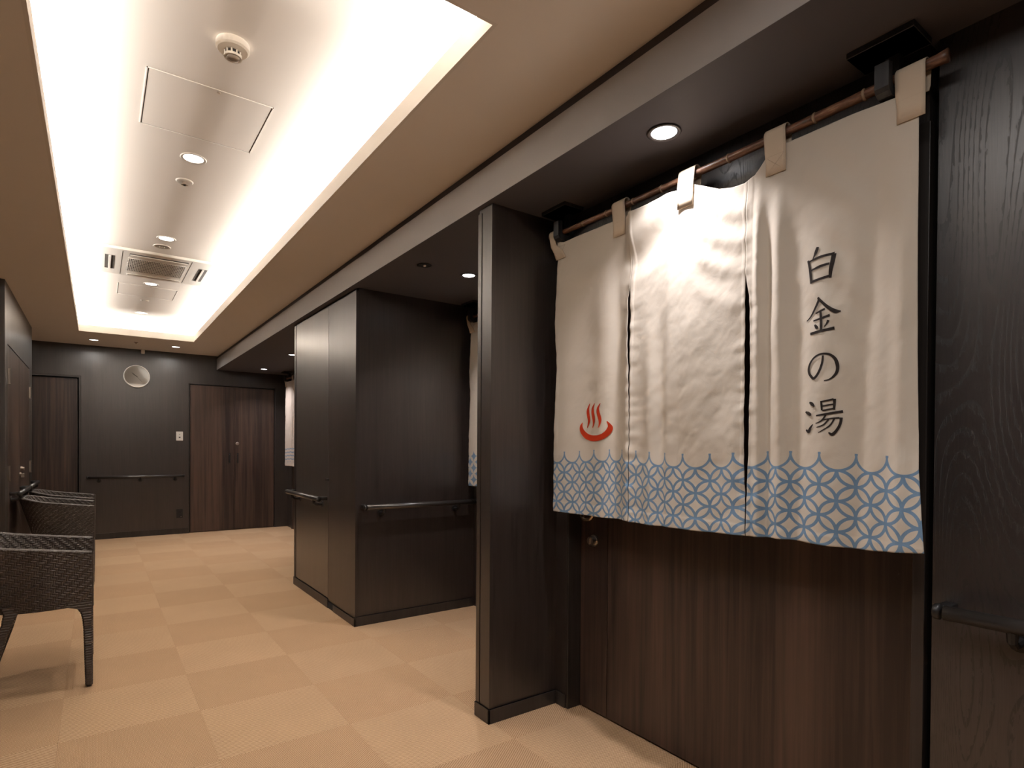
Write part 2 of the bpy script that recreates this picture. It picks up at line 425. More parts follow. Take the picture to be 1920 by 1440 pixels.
# noren wall, alcove 1 : door recess between two jambs, wall panel towards the camera
wr = empty('wall_right', (XW, 0, 0), kind='structure')
Y1a, Y1b, ZD = 0.615, 1.963, 2.0
obj('wall_panel', B(XW, XW+0.15, YB, 0.570, 0, ZB), M_OAK, wr)
obj('header_panel', B(XW, XW+0.15, 0.590, 2.05, ZD, ZB), M_OAK, wr)
obj('return_panel', B(XW, XW+0.15, Y1b+0.012, 2.06, 0, ZD), M_WALL, wr)
obj('joint_backing', B(XW+0.05, XW+0.15, 0.57, 0.60, 0, ZB), M_BLACK, wr)
d1 = empty('door_1', (XD, 1.29, 0), kind='structure')
bm = BM()
box(bm, XW-0.002, XD+0.05, 0.587, Y1a, 0, ZD+0.02, bev=0.0015); box(bm, XW-0.002, XD+0.05, Y1b, Y1b+0.014, 0, ZD+0.02, bev=0.0015)
box(bm, XW-0.002, XD+0.05, Y1a, Y1b, ZD, ZD+0.02, bev=0.0015)
obj('door_frame', bm, M_BASE, d1)
obj('door_leaf', B(XD, XD+0.036, Y1a+0.004, 1.7895, 0.008, ZD-0.004, bev=0.0015), M_DOOR, d1)
lf = obj('door_leaf', B(XD, XD+0.036, 1.7935, Y1b-0.003, 0.008, ZD-0.004, bev=0.0015), M_DOOR, d1)
obj('door_reveal', B(XD+0.04, XD+0.05, Y1a, Y1b, 0, ZD), M_BLACK, d1)
# lever with a hooked end and a cylinder lock below it
HY, HZ = 1.888, 0.905
bm = tube(BM(), [(XD+0.001, HY+0.035, HZ), (XD-0.014, HY+0.035, HZ)], 0.024, 20)
tube(bm, [(XD-0.012, HY+0.035, HZ), (XD-0.045, HY+0.035, HZ)], 0.009, 12)
tube(bm, [(XD-0.045, HY+0.038+0.0*t, HZ) if t == 0 else (XD-0.045, HY+0.035-0.045*(1-math.cos(t*PI/8)), HZ-0.042*math.sin(t*PI/8)) for t in range(0, 9)], 0.0085, 12)
obj('lever_handle', bm, M_BRASS, lf, smooth=True)
bm = tube(BM(), [(XD+0.001, 1.875, 0.768), (XD-0.006, 1.875, 0.768)], 0.026, 20)
tube(bm, [(XD-0.005, 1.875, 0.768), (XD-0.026, 1.875, 0.768)], [0.021, 0.019], 20)
box(bm, XD-0.032, XD-0.024, 1.872, 1.878, 0.756, 0.780, bev=0.001)
obj('thumb_turn', bm, M_STEEL, lf)
# fin wall between alcoves 1 and 2
wp = empty('wall_fin', (1.8, 2.1, 0), kind='structure')
YA, YBf = 2.050, 2.155
obj('fin_core', B(XFIN+0.004, XR, YA+0.002, YBf-0.002, 0, ZB-0.001), M_WALL, wp)
obj('front_trim', B(XFIN, XFIN+0.02, YA-0.001, 2.122, 0.0, ZB-0.012, bev=0.001), M_WALL, wp)
obj('edge_strip', B(XFIN-0.001, XFIN+0.02, 2.128, YBf+0.001, 0.0, ZB-0.020, bev=0.001), M_WALL, wp)
bm = BM()
box(bm, XFIN-0.006, XFIN+0.002, YA-0.008, YBf+0.003, 0, BH, bev=0.0015)
box(bm, XFIN-0.006, XW, YA-0.008, YA+0.001, 0, BH, bev=0.0015)
struct('baseboard_fin', bm, M_BASE)
struct('baseboard_right', B(XW-0.007, XW+0.001, Y1b+0.016, YA-0.008, 0, BH, bev=0.0015), M_BASE)

# alcove 2 back wall
wa = empty('wall_alcove', (XA, 2.9, 0), kind='structure')
obj('wall_panel', B(XA, XA+0.12, YBf-0.01, 3.68, 0, ZB), M_WALL, wa)
d2 = empty('door_2', (XA-0.01, 2.95, 0), kind='structure')
bm = BM(); box(bm, XA-0.014, XA+0.01, 2.30, 2.325, 0, 2.02); box(bm, XA-0.014, XA+0.01, 3.555, 3.58, 0, 2.02); box(bm, XA-0.014, XA+0.01, 2.325, 3.555, 1.995, 2.02)
obj('door_frame', bm, M_BASE, d2)
obj('door_leaf', B(XA-0.008, XA+0.005, 2.325, 3.555, 0.006, 1.995), M_DOOR, d2)

# closet block between alcoves 2 and 3
YK0, YK1, YKS = 3.665, 5.10, 4.205
XK = 1.370
wk = empty('wall_middle', (1.8, 4.4, 0), kind='structure')
obj('side_panel', B(XK+0.02, XR, YK0, YK0+0.03, 0, ZB-0.001), M_WALL, wk)
obj('block_core', B(XK+0.015, XR, YK0+0.03, YK1-0.005, 0, ZB-0.001), M_WALL, wk)
obj('far_side_panel', B(XK+0.02, XR, YK1-0.03, YK1-0.002, 0, ZB-0.001), M_WALL, wk)
obj('front_panel', B(XK, XK+0.02, YK0-0.004, YKS-0.003, 0.055, ZB-0.018, bev=0.001), M_WALL, wk)
kd = obj('door_panel', B(XK-0.001, XK+0.016, YKS, 5.040, 0.072, ZB-0.018, bev=0.0015), M_GLOSS, wk)
obj('edge_strip', B(XK-0.002, XK+0.02, 5.052, YK1, 0.0, ZB-0.018, bev=0.001), M_WALL, wk)
obj('latch', B(XK-0.010, XK-0.0005, YKS-0.020, YKS+0.045, 0.925, 0.945, bev=0.002), M_RAILEND, kd)
bm = BM()
box(bm, XK-0.006, XK+0.004, 4.20, YK1+0.003, 0, 0.066, bev=0.0015)
box(bm, XK-0.006, XK+0.004, YK0-0.010, 4.085, 0, 0.050, bev=0.0015)
box(bm, XK-0.006, XA, YK0-0.010, YK0+0.001, 0, BH, bev=0.0015)
struct('baseboard_middle', bm, M_BASE)
obj('baseboard_gap', B(XK-0.001, XK+0.002, 4.088, 4.198, 0, 0.048), M_BLACK, wk)

# alcove 3 back wall with door
wb = empty('wall_alcove_far', (2.27, 7.0, 0), kind='structure')
obj('wall_panel', B(2.27, 2.40, YK1-0.02, YF, 0, ZB), M_WALL, wb)
d3 = empty('door_3', (2.26, 7.7, 0), kind='structure')
bm = BM(); box(bm, 2.25, 2.28, 6.95, 6.975, 0, 2.02); box(bm, 2.25, 2.28, 8.50, 8.525, 0, 2.02); box(bm, 2.25, 2.28, 6.975, 8.50, 1.995, 2.02)
obj('door_frame', bm, M_BASE, d3)
obj('door_leaf', B(2.258, 2.275, 6.975, 8.50, 0.006, 1.995), M_DOOR, d3)

# left and rear walls
wlft = obj('wall_left', B(XL-0.1, XL, YB, YF, 0, ZC+0.02), M_WALL); tag(wlft, kind='structure')
wbk = obj('wall_back', B(XL-0.1, XR, YB-0.1, YB, 0, ZC+0.02), M_WALL); tag(wbk, kind='structure')
struct('baseboard_left', B(XL-0.001, XL+0.008, YB, 5.68, 0, BH), M_BASE)

# ------------------------------------------------------------------ built-in closet on the left
CXF = -0.554
cb = empty('closet', ((XL+CXF)/2, 6.78, 0), 'dark wooden built-in closet with two steel-hinged doors beyond the wicker chairs', 'closet')
Y0c, Y1c = 5.687, 7.872
bm = BM()
box(bm, XL+0.001, CXF-0.022, Y0c, Y1c, 0.001, ZC-0.001)
box(bm, CXF-0.022, CXF, Y0c, 5.845, 0.001, ZC-0.001, bev=0.001); box(bm, CXF-0.022, CXF, 7.60, Y1c, 0.001, ZC-0.001, bev=0.001)
box(bm, CXF-0.022, CXF, 5.845, 7.60, 1.945, ZC-0.001)
obj('body', bm, M_GLOSS, cb)
obj('top_seam', B(CXF-0.02, CXF-0.006, 5.845, 7.60, 1.936, 1.946), M_BLACK, cb)
for a, b, hy in ((5.851, 6.727, 5.851), (6.733, 7.594, 7.594)):
    dr = obj('door', B(CXF-0.020, CXF-0.001, a, b, 0.02, 1.935, bev=0.0015), M_DOOR, cb)
    for hz in (1.70, 0.955):
        bm = BM()
        sgn = 1 if hy < 6 else -1
        tube(bm, [(CXF+0.006, hy, hz-0.055), (CXF+0.006, hy, hz+0.055)], 0.0085, 10)
        for q in (-0.056, 0.056): tube(bm, [(CXF+0.006, hy, hz+q-0.003), (CXF+0.006, hy, hz+q+0.003)], 0.0105, 10)
        box(bm, CXF-0.0005, CXF+0.0025, hy, hy+sgn*0.034, hz-0.050, hz+0.050)
        obj('hinge', bm, M_STEEL, dr)
dr = [c for c in cb.children if c.name.startswith('door')][1]
bm = BM()
tube(bm, [(CXF-0.001, 6.765, 0.965), (CXF+0.012, 6.765, 0.965)], 0.017, 16); tube(bm, [(CXF+0.012, 6.765, 0.965), (CXF+0.026, 6.765, 0.965)], [0.012, 0.010], 12)
obj('lock', bm, M_STEEL, dr)
dl = [c for c in cb.children if c.name.startswith('door')][0]
bm = BM()
tube(bm, [(CXF-0.001, 6.69, 0.915), (CXF+0.010, 6.69, 0.915)], 0.016, 16); box(bm, CXF+0.008, CXF+0.030, 6.675, 6.705, 0.885, 0.922, bev=0.003)
obj('latch_knob', bm, M_STEEL, dl)

# ------------------------------------------------------------------ handrails
def handrail(p0, p1, wall, label, group=None, rad=0.018, brackets=(0.12, 0.88), ret=True, proud=0.065):
    """p0,p1 rail ends (axis); wall = unit vector pointing from rail to the wall"""
    p0, p1, wv = Vector(p0), Vector(p1), Vector(wall)
    t = (p1-p0).normalized(); root = empty('handrail', tuple(p0+wv*proud), label, 'handrail', group)
    obj('rail', tube(BM(), [p0+t*0.022, p1-t*0.022], rad, 20), M_RAIL, root, smooth=True)
    for e, s in ((p0, 1), (p1, -1)):
        bm = tube(BM(), [e, e+t*s*0.003, e+t*s*0.014], [rad*0.92, rad*1.06, rad*1.06], 20)
        # square return running from the capped end to the wall
        a, b_ = e+t*s*0.002+wv*(rad*0.6), e+t*s*0.030+wv*(proud-0.0005)
        box(bm, min(a.x, b_.x), max(a.x, b_.x), min(a.y, b_.y), max(a.y, b_.y), e.z-rad*0.55, e.z+rad*0.85, bev=0.003)
        obj('end_cap', bm, M_RAILEND, root, smooth=True)
    L = (p1-p0).length
    for q in brackets:
        c = p0+t*L*q; z = Vector((0, 0, 1)); bm = BM()
        tube(bm, [c-z*(rad-0.004), c-z*(rad+0.018), c-z*(rad+0.030)+wv*0.018, c-z*(rad+0.030)+wv*(proud-0.004)], [0.012, 0.010, 0.010, 0.012], 10)
        tube(bm, [c-z*(rad+0.030)+wv*(proud-0.006), c-z*(rad+0.030)+wv*proud], 0.024, 16)
        obj('bracket', bm, M_RAILEND, root, smooth=False)
    return root
handrail((1.662, 0.545, 0.788), (1.662, -1.6, 0.788), (1, 0, 0), 'dark round handrail on the oak wall panel beside the large curtain, end cap showing', brackets=(0.07, 0.5, 0.93))
handrail((1.405, 3.600, 0.782), (2.27, 3.600, 0.782), (0, 1, 0), 'dark handrail on the inner side of the closet block facing the column', brackets=(0.16, 0.82))
handrail((1.305, 4.215, 0.795), (1.305, 5.085, 0.795), (1, 0, 0), 'glossy short handrail on the front of the closet block, under the black latch', brackets=(0.14, 0.80))
handrail((-0.105, YF-0.065, 0.775), (0.945, YF-0.065, 0.775), (0, 1, 0), 'thin dark handrail on the end wall below the clock', brackets=(0.12, 0.53, 0.90), rad=0.016)
handrail((-0.494, 5.93, 0.79), (-0.494, 6.68, 0.79), (-1, 0, 0), 'dark handrail across the closet door nearer the first wicker chair', proud=0.059)
handrail((-0.494, 6.78, 0.79), (-0.494, 7.70, 0.79), (-1, 0, 0), 'dark handrail across the closet door nearer the end wall', proud=0.059)

# ------------------------------------------------------------------ ceiling fittings
def lamp(x, y, z, wt, col, size, spread):
    L = bpy.data.lights.new('downlight_lamp', 'AREA'); L.shape = 'DISK'; L.size = size
    L.energy = wt; L.color = col; L.spread = spread
    o = bpy.data.objects.new('lamp', L); C.objects.link(o); o.location = (x, y, z)
    return o
def downlight(x, y, z, label, group, ring, lens, wt, col, rr=0.052, spread=1.95):
    t = empty('downlight', (x, y, z), label, 'downlight', group)
    obj('trim_ring', lathe(BM(), [(rr-0.006, 0.0), (rr, -0.003), (rr-0.004, -0.006), (rr-0.012, -0.004), (rr-0.016, 0.0)], (x, y, z), 36), ring, t, smooth=True)
    obj('lens', lathe(BM(), [(0.0, -0.0025), (rr-0.014, -0.0025), (rr-0.014, -0.0005)], (x, y, z), 36), lens, t)
    lo = lamp(0, 0, 0, wt, col, 2*(rr-0.016), spread); lo.parent = t; lo.location = (0, 0, -0.006)
    return t
M_RINGW = mat('white_trim_ring', (0.72,0.68,0.63), 0.35)
G1 = 'downlights along the raised ceiling'
for y, lb in ((3.241, 'white downlight on the raised ceiling beside the larger square hatch'), (4.602, 'white downlight on the raised ceiling just before the air vent'),
              (5.976, 'white downlight on the raised ceiling at the edge of the farther hatch'), (7.336, 'white downlight at the far end of the raised ceiling'),
              (1.87, 'white downlight on the raised ceiling behind the smoke detector')):
    downlight(0.386, y, ZU, lb, G1, M_RINGW, M_LENS, DOWN_W, DOWN_COL, 0.058)
G2 = 'downlights before the end wall'
downlight(-0.029, 8.34, ZC, 'small downlight in the low ceiling above the single door of the end wall', G2, M_RINGW, M_LENS, 4.0, DOWN_COL, 0.055, 2.9)
downlight(0.798, 8.30, ZC, 'small downlight in the low ceiling between the clock and the double door', G2, M_RINGW, M_LENS, 4.0, DOWN_COL, 0.055, 2.9)
G3 = 'downlights in the dark soffit'
downlight(1.508, 1.262, ZB, 'bright downlight in the dark soffit right above the large lettered curtain', G3, M_RIM, M_LENS2, SPOT_W, SPOT_COL, 0.055, 1.95)
downlight(1.818, 2.995, ZB, 'bright downlight in the dark soffit of the alcove behind the column', G3, M_RIM, M_LENS2, SPOT_W, SPOT_COL, 0.050)
downlight(1.832, 8.31, ZB, 'bright downlight in the dark soffit above the double door', G3, M_RIM, M_LENS2, SPOT_W, SPOT_COL, 0.050)
downlight(1.800, 6.797, ZB, 'bright downlight in the dark soffit half hidden by the closet block', G3, M_RIM, M_LENS2, SPOT_W, SPOT_COL, 0.050)
downlight(1.508, -0.471, ZB, 'bright downlight in the dark soffit beside the oak wall panel with the handrail', G3, M_RIM, M_LENS2, SPOT_W, SPOT_COL, 0.055)
# added lights, all out of view, that brighten the near end and right wall
PANEL_W = 12.5
downlight(0.35, -1.5, ZC, 'added white downlight, out of view in the low ceiling behind the viewpoint', None, M_RINGW, M_LENS, DOWN_W, DOWN_COL, 0.055)  # extra lamp, added unseen to brighten the near corridor
t = empty('added_light_panel', (0.40, 0.10, ZC), 'wide flat luminous panel added out of view just before the raised ceiling', 'ceiling light')  # added panel, stands in for an unseen bright source mirrored in the oak wall
bm = BM(); px0, px1, py0, py1 = 0.10, 0.70, -0.62, 0.82
for a in ((px0-0.02, px0, py0-0.02, py1+0.02), (px1, px1+0.02, py0-0.02, py1+0.02), (px0, px1, py0-0.02, py0), (px0, px1, py1, py1+0.02)): box(bm, *a, ZC-0.012, ZC-0.0005)
obj('frame', bm, M_RINGW, t)
obj('diffuser', B(px0, px1, py0, py1, ZC-0.006, ZC-0.001), emis('lit_diffuser', (1.0,0.96,0.92), 1.2), t)
L = bpy.data.lights.new('added_panel_lamp', 'AREA'); L.shape = 'RECTANGLE'; L.size = px1-px0; L.size_y = py1-py0; L.energy = PANEL_W; L.color = (1.0, 0.95, 0.91)
o = bpy.data.objects.new('lamp', L); C.objects.link(o); o.parent = t; o.location = (0, 0, -0.014)

# smoke detector
t = empty('smoke_detector', (0.388, 2.237, ZU), 'round white smoke detector with a vented nose on the raised ceiling', 'smoke detector')
obj('base', lathe(BM(), [(0.0, 0), (0.052, 0), (0.054, -0.004), (0.054, -0.022), (0.048, -0.028), (0.030, -0.032), (0.0, -0.032)], (0.388, 2.237, ZU), 40), M_WHITE, t, smooth=False)
bm = lathe(BM(), [(0.024, -0.030), (0.023, -0.050), (0.0, -0.050)], (0.388, 2.237, ZU), 32)
obj('sensing_chamber', bm, M_SLOT, t)
bm = BM()
for k in range(10):
    a = 2*PI*k/10; x, y = 0.388+0.026*math.cos(a), 2.237+0.026*math.sin(a)
    tube(bm, [(x, y, ZU-0.031), (x-0.001*math.cos(a), y-0.001*math.sin(a), ZU-0.048)], 0.0028, 6)
lathe(bm, [(0.0285, -0.044), (0.0285, -0.052), (0.023, -0.052), (0.023, -0.044), (0.0285, -0.044)], (0.388, 2.237, ZU), 32)
obj('vent_cage', bm, M_WHITE, t)
obj('cap', lathe(BM(), [(0.022, -0.050), (0.020, -0.056), (0.008, -0.057), (0.0, -0.057)], (0.388, 2.237, ZU), 32), mat('taupe_cap', (0.30,0.25,0.21), 0.5), t, smooth=True)

def hatch(x0, x1, y0, y1, label):
    t = empty('ceiling_hatch', ((x0+x1)/2, (y0+y1)/2, ZU), label, 'hatch', 'access hatches in the raised ceiling')
    bm = BM(); g = 0.004
    for a in ((x0, x0+g, y0, y1), (x1-g, x1, y0, y1), (x0, x1, y0, y0+g), (x0, x1, y1-g, y1)):
        box(bm, *a, ZU-0.003, ZU+0.001)
    obj('rim', bm, M_WHITE, t)
    bm = BM(); h = 0.0075
    for a in ((x0+g, x0+h, y0+g, y1-g), (x1-h, x1-g, y0+g, y1-g), (x0+h, x1-h, y0+g, y0+h), (x0+h, x1-h, y1-h, y1-g)):
        box(bm, *a, ZU-0.0006, ZU+0.001)
    obj('shadow_gap', bm, M_GREY, t)
    obj('lid', B(x0+h, x1-h, y0+h, y1-h, ZU-0.0015, ZU+0.001), M_COVE, t)
    xm_ = (x0+x1)/2 + 0.02
    obj('turn_latch', lathe(BM(), [(0.0, -0.003), (0.006, -0.003), (0.007, -0.0015), (0.007, 0)], (xm_, y0+0.018, ZU-0.001), 16), M_STEEL, t)
hatch(0.151, 0.601, 2.560, 3.022, 'square access hatch in the raised ceiling between smoke detector and downlight')
hatch(0.148, 0.602, 6.09, 6.54, 'square access hatch in the raised ceiling beyond the air vent')

# ceiling cassette air conditioner
ax0, ax1, ay0, ay1 = 0.012, 0.752, 4.985, 5.72
t = empty('air_vent', ((ax0+ax1)/2, (ay0+ay1)/2, ZU), 'white square ceiling air-conditioning cassette with a slatted grille', 'air conditioner')
Z0 = ZU-0.020
obj('panel', B(ax0, ax1, ay0, ay1, Z0, ZU+0.0005, bev=0.004), M_WHITE, t)
for x in (0.150, 0.590): obj('panel_joint', B(x, x+0.003, ay0+0.03, ay1-0.03, Z0-0.0008, Z0+0.001), M_GREY, t)
gx0, gx1, gy0, gy1 = 0.188, 0.568, 5.165, 5.535
g = obj('grille', B(gx0, gx1, gy0, gy1, Z0-0.001, Z0+0.002), M_SLOT, t)
bm = BM(); n = 34
for k in range(n):
    x = gx0 + (k+0.5)*(gx1-gx0)/n
    box(bm, x-0.0028, x+0.0028, gy0, gy1, Z0-0.006, Z0-0.0008)
for k in range(9):
    y = gy0 + k*(gy1-gy0)/8; box(bm, gx0, gx1, y-0.0018, y+0.0018, Z0-0.0055, Z0-0.001)
o = obj('grille_slats', bm, M_WHITE, g); o['kind'] = 'stuff'
for x0, x1 in ((0.048, 0.108), (0.655, 0.715)):
    o = obj('side_outlet', B(x0, x1, 5.17, 5.56, Z0-0.0012, Z0+0.001), M_GREY, t)
    obj('louvre', B(x0+0.022, x0+0.038, 5.175, 5.555, Z0-0.006, Z0-0.001, bev=0.001), M_WHITE, o)
for y0, y1 in ((5.05, 5.115), (5.605, 5.685)):
    o = obj('long_outlet', B(0.195, 0.572, y0, y1, Z0-0.0012, Z0+0.001), M_GREY if y0 < 5.3 else M_WHITE, t)
    obj('louvre', B(0.198, 0.569, y0+0.018, y1-0.012, Z0-0.009, Z0-0.002, bev=0.001), M_WHITE, o)

# small round fittings
t = empty('ceiling_speaker', (0.376, 4.808, ZU), 'flat round perforated fitting between a downlight and the air vent', 'ceiling fitting')
obj('rim', lathe(BM(), [(0.050, 0), (0.055, -0.003), (0.052, -0.006), (0.044, -0.003), (0.044, 0)], (0.376, 4.808, ZU), 32), M_WHITE, t, smooth=True)
obj('disc', lathe(BM(), [(0.0, -0.004), (0.044, -0.002), (0.044, 0)], (0.376, 4.808, ZU), 32), mat('grey_mesh', (0.33,0.29,0.25), 0.6), t)
bm = BM()
for k in (-1, 0, 1): box(bm, 0.376+k*0.014-0.004, 0.376+k*0.014+0.004, 4.800, 4.816, ZU-0.007, ZU-0.002)
obj('indicator', bm, M_WHITE, t)
t = empty('sprinkler_head', (0.381, 3.552, ZU), 'small round sprinkler head beyond the first lit downlight', 'sprinkler')
obj('escutcheon', lathe(BM(), [(0.0, -0.002), (0.018, -0.002), (0.036, -0.005), (0.042, -0.001), (0.042, 0)], (0.381, 3.552, ZU), 32), M_WHITE, t, smooth=True)
bm = lathe(BM(), [(0.010, -0.003), (0.010, -0.016), (0.016, -0.017), (0.016, -0.020), (0, -0.020)], (0.381, 3.552, ZU), 20)
obj('deflector', bm, M_STEEL, t)
obj('fusible_link', lathe(BM(), [(0.006, -0.019), (0.006, -0.024), (0, -0.024)], (0.381, 3.552, ZU), 12), M_SLOT, t)
t = empty('twin_sensor', (0.378, 6.692, ZU), 'pair of tiny white sensor domes beyond the farther hatch', 'sensor')
for q in (-0.024, 0.024):
    obj('dome', lathe(BM(), [(0.0, -0.010), (0.010, -0.008), (0.015, 0)], (0.378+q, 6.692, ZU), 16), M_WHITE, t, smooth=True)
t = empty('soffit_sensor', (1.515, 2.98, ZB), 'black recessed round sensor in the dark soffit before the column', 'sensor')
obj('ring', lathe(BM(), [(0.030, 0), (0.042, -0.003), (0.038, -0.005), (0.028, -0.001)], (1.515, 2.98, ZB), 28), M_RAILEND, t, smooth=True)
obj('socket', lathe(BM(), [(0.0, -0.0015), (0.030, -0.0015), (0.030, 0)], (1.515, 2.98, ZB), 28), M_BLACK, t)
obj('eye', lathe(BM(), [(0.0, -0.012), (0.008, -0.008), (0.010, -0.001)], (1.515, 2.98, ZB), 16), M_STEEL, t, smooth=True)
t = empty('sprinkler_head', (0.379, 8.241, ZC), 'tiny brown sprinkler in the low ceiling above the clock', 'sprinkler')
obj('plate', lathe(BM(), [(0.0, -0.002), (0.020, -0.002), (0.022, 0)], (0.379, 8.241, ZC), 20), mat('brown_plate', (0.16,0.10,0.07), 0.5), t)
obj('deflector', lathe(BM(), [(0.006, -0.001), (0.006, -0.014), (0.011, -0.015), (0, -0.016)], (0.379, 8.241, ZC), 16), M_BRASS, t)
t = empty('ceiling_camera', (0.478, 8.775, ZC), 'small white sensor hanging from the ceiling edge above the clock', 'sensor')
obj('base', lathe(BM(), [(0.0, 0), (0.020, 0), (0.022, -0.010), (0.012, -0.014)], (0.478, 8.775, ZC), 20), M_WHITE, t, smooth=False)
obj('body', B(0.458, 0.498, 8.755, 8.795, ZC-0.058, ZC-0.012, bev=0.006), M_WHITE, t)

# ------------------------------------------------------------------ end wall fittings
clx, clz, R_ = 0.413, 2.053, 0.143
t = empty('wall_clock', (clx, YF, clz), 'round white wall clock with short black hands on the dark end wall', 'clock')
def disc(prof, y): 
    bm = lathe(BM(), prof, (0, 0, 0), 48); sweep_axis(bm, (0, -1, 0)); bmesh.ops.translate(bm, verts=bm.verts, vec=(clx, y, clz)); return bm
obj('case', disc([(0, 0.0), (R_-0.006, 0.0), (R_, 0.010), (R_, 0.026), (R_-0.006, 0.032), (R_-0.016, 0.026)], YF), M_WHITE, t, smooth=False)
obj('dial', disc([(0, 0.024), (R_-0.014, 0.024), (R_-0.014, 0.022)], YF), mat('pale_dial', (0.70,0.68,0.63), 0.6), t)
def hand(ang, L, wd, y, tail=0.012):
    bm = B(-wd, wd, -0.001, 0.001, -tail, L)
    bmesh.ops.rotate(bm, verts=bm.verts, cent=(0,0,0), matrix=Matrix.Rotation(ang, 3, 'Y'))
    bmesh.ops.translate(bm, verts=bm.verts, vec=(clx+0.0, y, clz)); return bm
obj('hour_hand', hand(math.radians(-52), 0.052, 0.0038, YF-0.0265), M_SLOT, t)
obj('minute_hand', hand(math.radians(-50), 0.068, 0.0022, YF-0.0285), M_SLOT, t)
obj('second_hand', hand(math.radians(140), 0.085, 0.0009, YF-0.030), M_GREY, t)
gl = mat('clock_glass', (1,1,1), 0.02); k_ = N(gl); tp = k_.n('ShaderNodeBsdfTransparent'); gs = k_.n('ShaderNodeBsdfGlossy'); gs.inputs['Roughness'].default_value = 0.02
mx = k_.n('ShaderNodeMixShader'); fr = k_.n('ShaderNodeFresnel'); fr.inputs[0].default_value = 1.5
k_.l(fr.outputs[0], mx.inputs[0]); k_.l(tp.outputs[0], mx.inputs[1]); k_.l(gs.outputs[0], mx.inputs[2]); k_.l(mx.outputs[0], k_.out.inputs[0])
obj('glass', disc([(0, 0.0305), (R_-0.010, 0.0305), (R_-0.010, 0.0295), (0, 0.0295)], YF), gl, t)
t = empty('light_switch', (0.892, YF, 1.30), 'small white switch plate on the end wall beside the double door', 'switch')
obj('plate', B(0.852, 0.932, YF-0.008, YF, 1.240, 1.360, bev=0.003), M_WHITE, t)
obj('button', B(0.883, 0.903, YF-0.011, YF-0.0075, 1.275, 1.292, bev=0.001), M_GREY, t)
obj('indicator', B(0.886, 0.900, YF-0.0095, YF-0.0075, 1.318, 1.323), M_GREY, t)
t = empty('wall_outlet', (0.893, YF, 0.27), 'dark socket plate low on the end wall beside the double door', 'socket')
obj('plate', B(0.855, 0.931, YF-0.006, YF, 0.212, 0.330, bev=0.002), M_RAILEND, t)
for z in (0.295, 0.247):
    obj('socket_face', B(0.878, 0.908, YF-0.008, YF-0.0055, z-0.016, z+0.016, bev=0.001), M_SLOT, t)
obj('indicator', B(0.905, 0.915, YF-0.0075, YF-0.0055, 0.228, 0.231), M_STEEL, t)

# ------------------------------------------------------------------ noren curtains
XN = 1.615                                  # rod axis is at 1.62
def sag(Y): return 0
CUSP = [(0.465, 0.30), (0.547, -0.0), (0.629, 1.0), (0.706, 2.0), (0.792, 3.0), (0.882, 4.0), (0.952, 5.0), (1.000, 5.55), (1.016, 5.70),
        (1.057, 6.0), (1.136, 7.0), (1.239, 8.0), (1.315, 9.0), (1.374, 10.0), (1.440, 10.9), (1.477, 11.45), (1.567, 12.45), (1.618, 13.45), (1.727, 14.45), (1.801, 15.45), (1.913, 16.6), (1.95, 17.0)]
CUSP[0] = (0.465, -1.0); CUSP[1] = (0.547, 0.0)
TOP = [(0.560,2.052),(0.624,2.053),(0.724,2.060),(0.908,2.060),(0.960,2.046),(0.985,2.018),(1.000,2.004),(1.031,1.992),(1.076,1.994),(1.124,2.007),(1.184,2.038),(1.215,2.052),
       (1.287,2.050),(1.34,2.044),(1.397,2.041),(1.46,2.042),(1.525,2.046),(1.602,2.050),(1.882,2.053),(1.935,2.070)]
BOT = [(0.537,0.937),(0.660,0.922),(0.765,0.920),(0.884,0.922),(1.011,0.916),(1.213,0.910),(1.472,0.909),(1.482,0.911),(1.73,0.907),(1.925,0.906)]
RIGHT = [(0.93,0.537),(1.03,0.547),(1.134,0.558),(1.236,0.563),(1.5,0.568),(2.05,0.573)]
LEFT = [(0.90,1.926),(1.155,1.928),(1.27,1.926),(1.5,1.911),(1.73,1.930),(2.0,1.917),(2.08,1.925)]
S2R = [(0.92,1.0125),(1.02,1.0125),(1.166,1.008),(1.45,1.006),(1.636,1.010),(1.712,1.0235),(2.1,1.0235)]   # right lip of slit 2 (belongs to panel 3)
S2L = [(0.92,1.0145),(1.02,1.0165),(1.166,1.022),(1.45,1.024),(1.636,1.0240),(1.712,1.0235),(2.1,1.0235)]
S1R = [(0.91,1.4765),(1.30,1.4755),(1.456,1.4755),(1.654,1.4790),(1.735,1.4830),(1.775,1.4900),(2.1,1.490)]
S1L = [(0.91,1.4785),(1.30,1.4785),(1.456,1.4815),(1.654,1.4950),(1.735,1.5020),(1.775,1.4900),(2.1,1.490)]
def g(x, c, w): return math.exp(-((x-c)/w)**2)
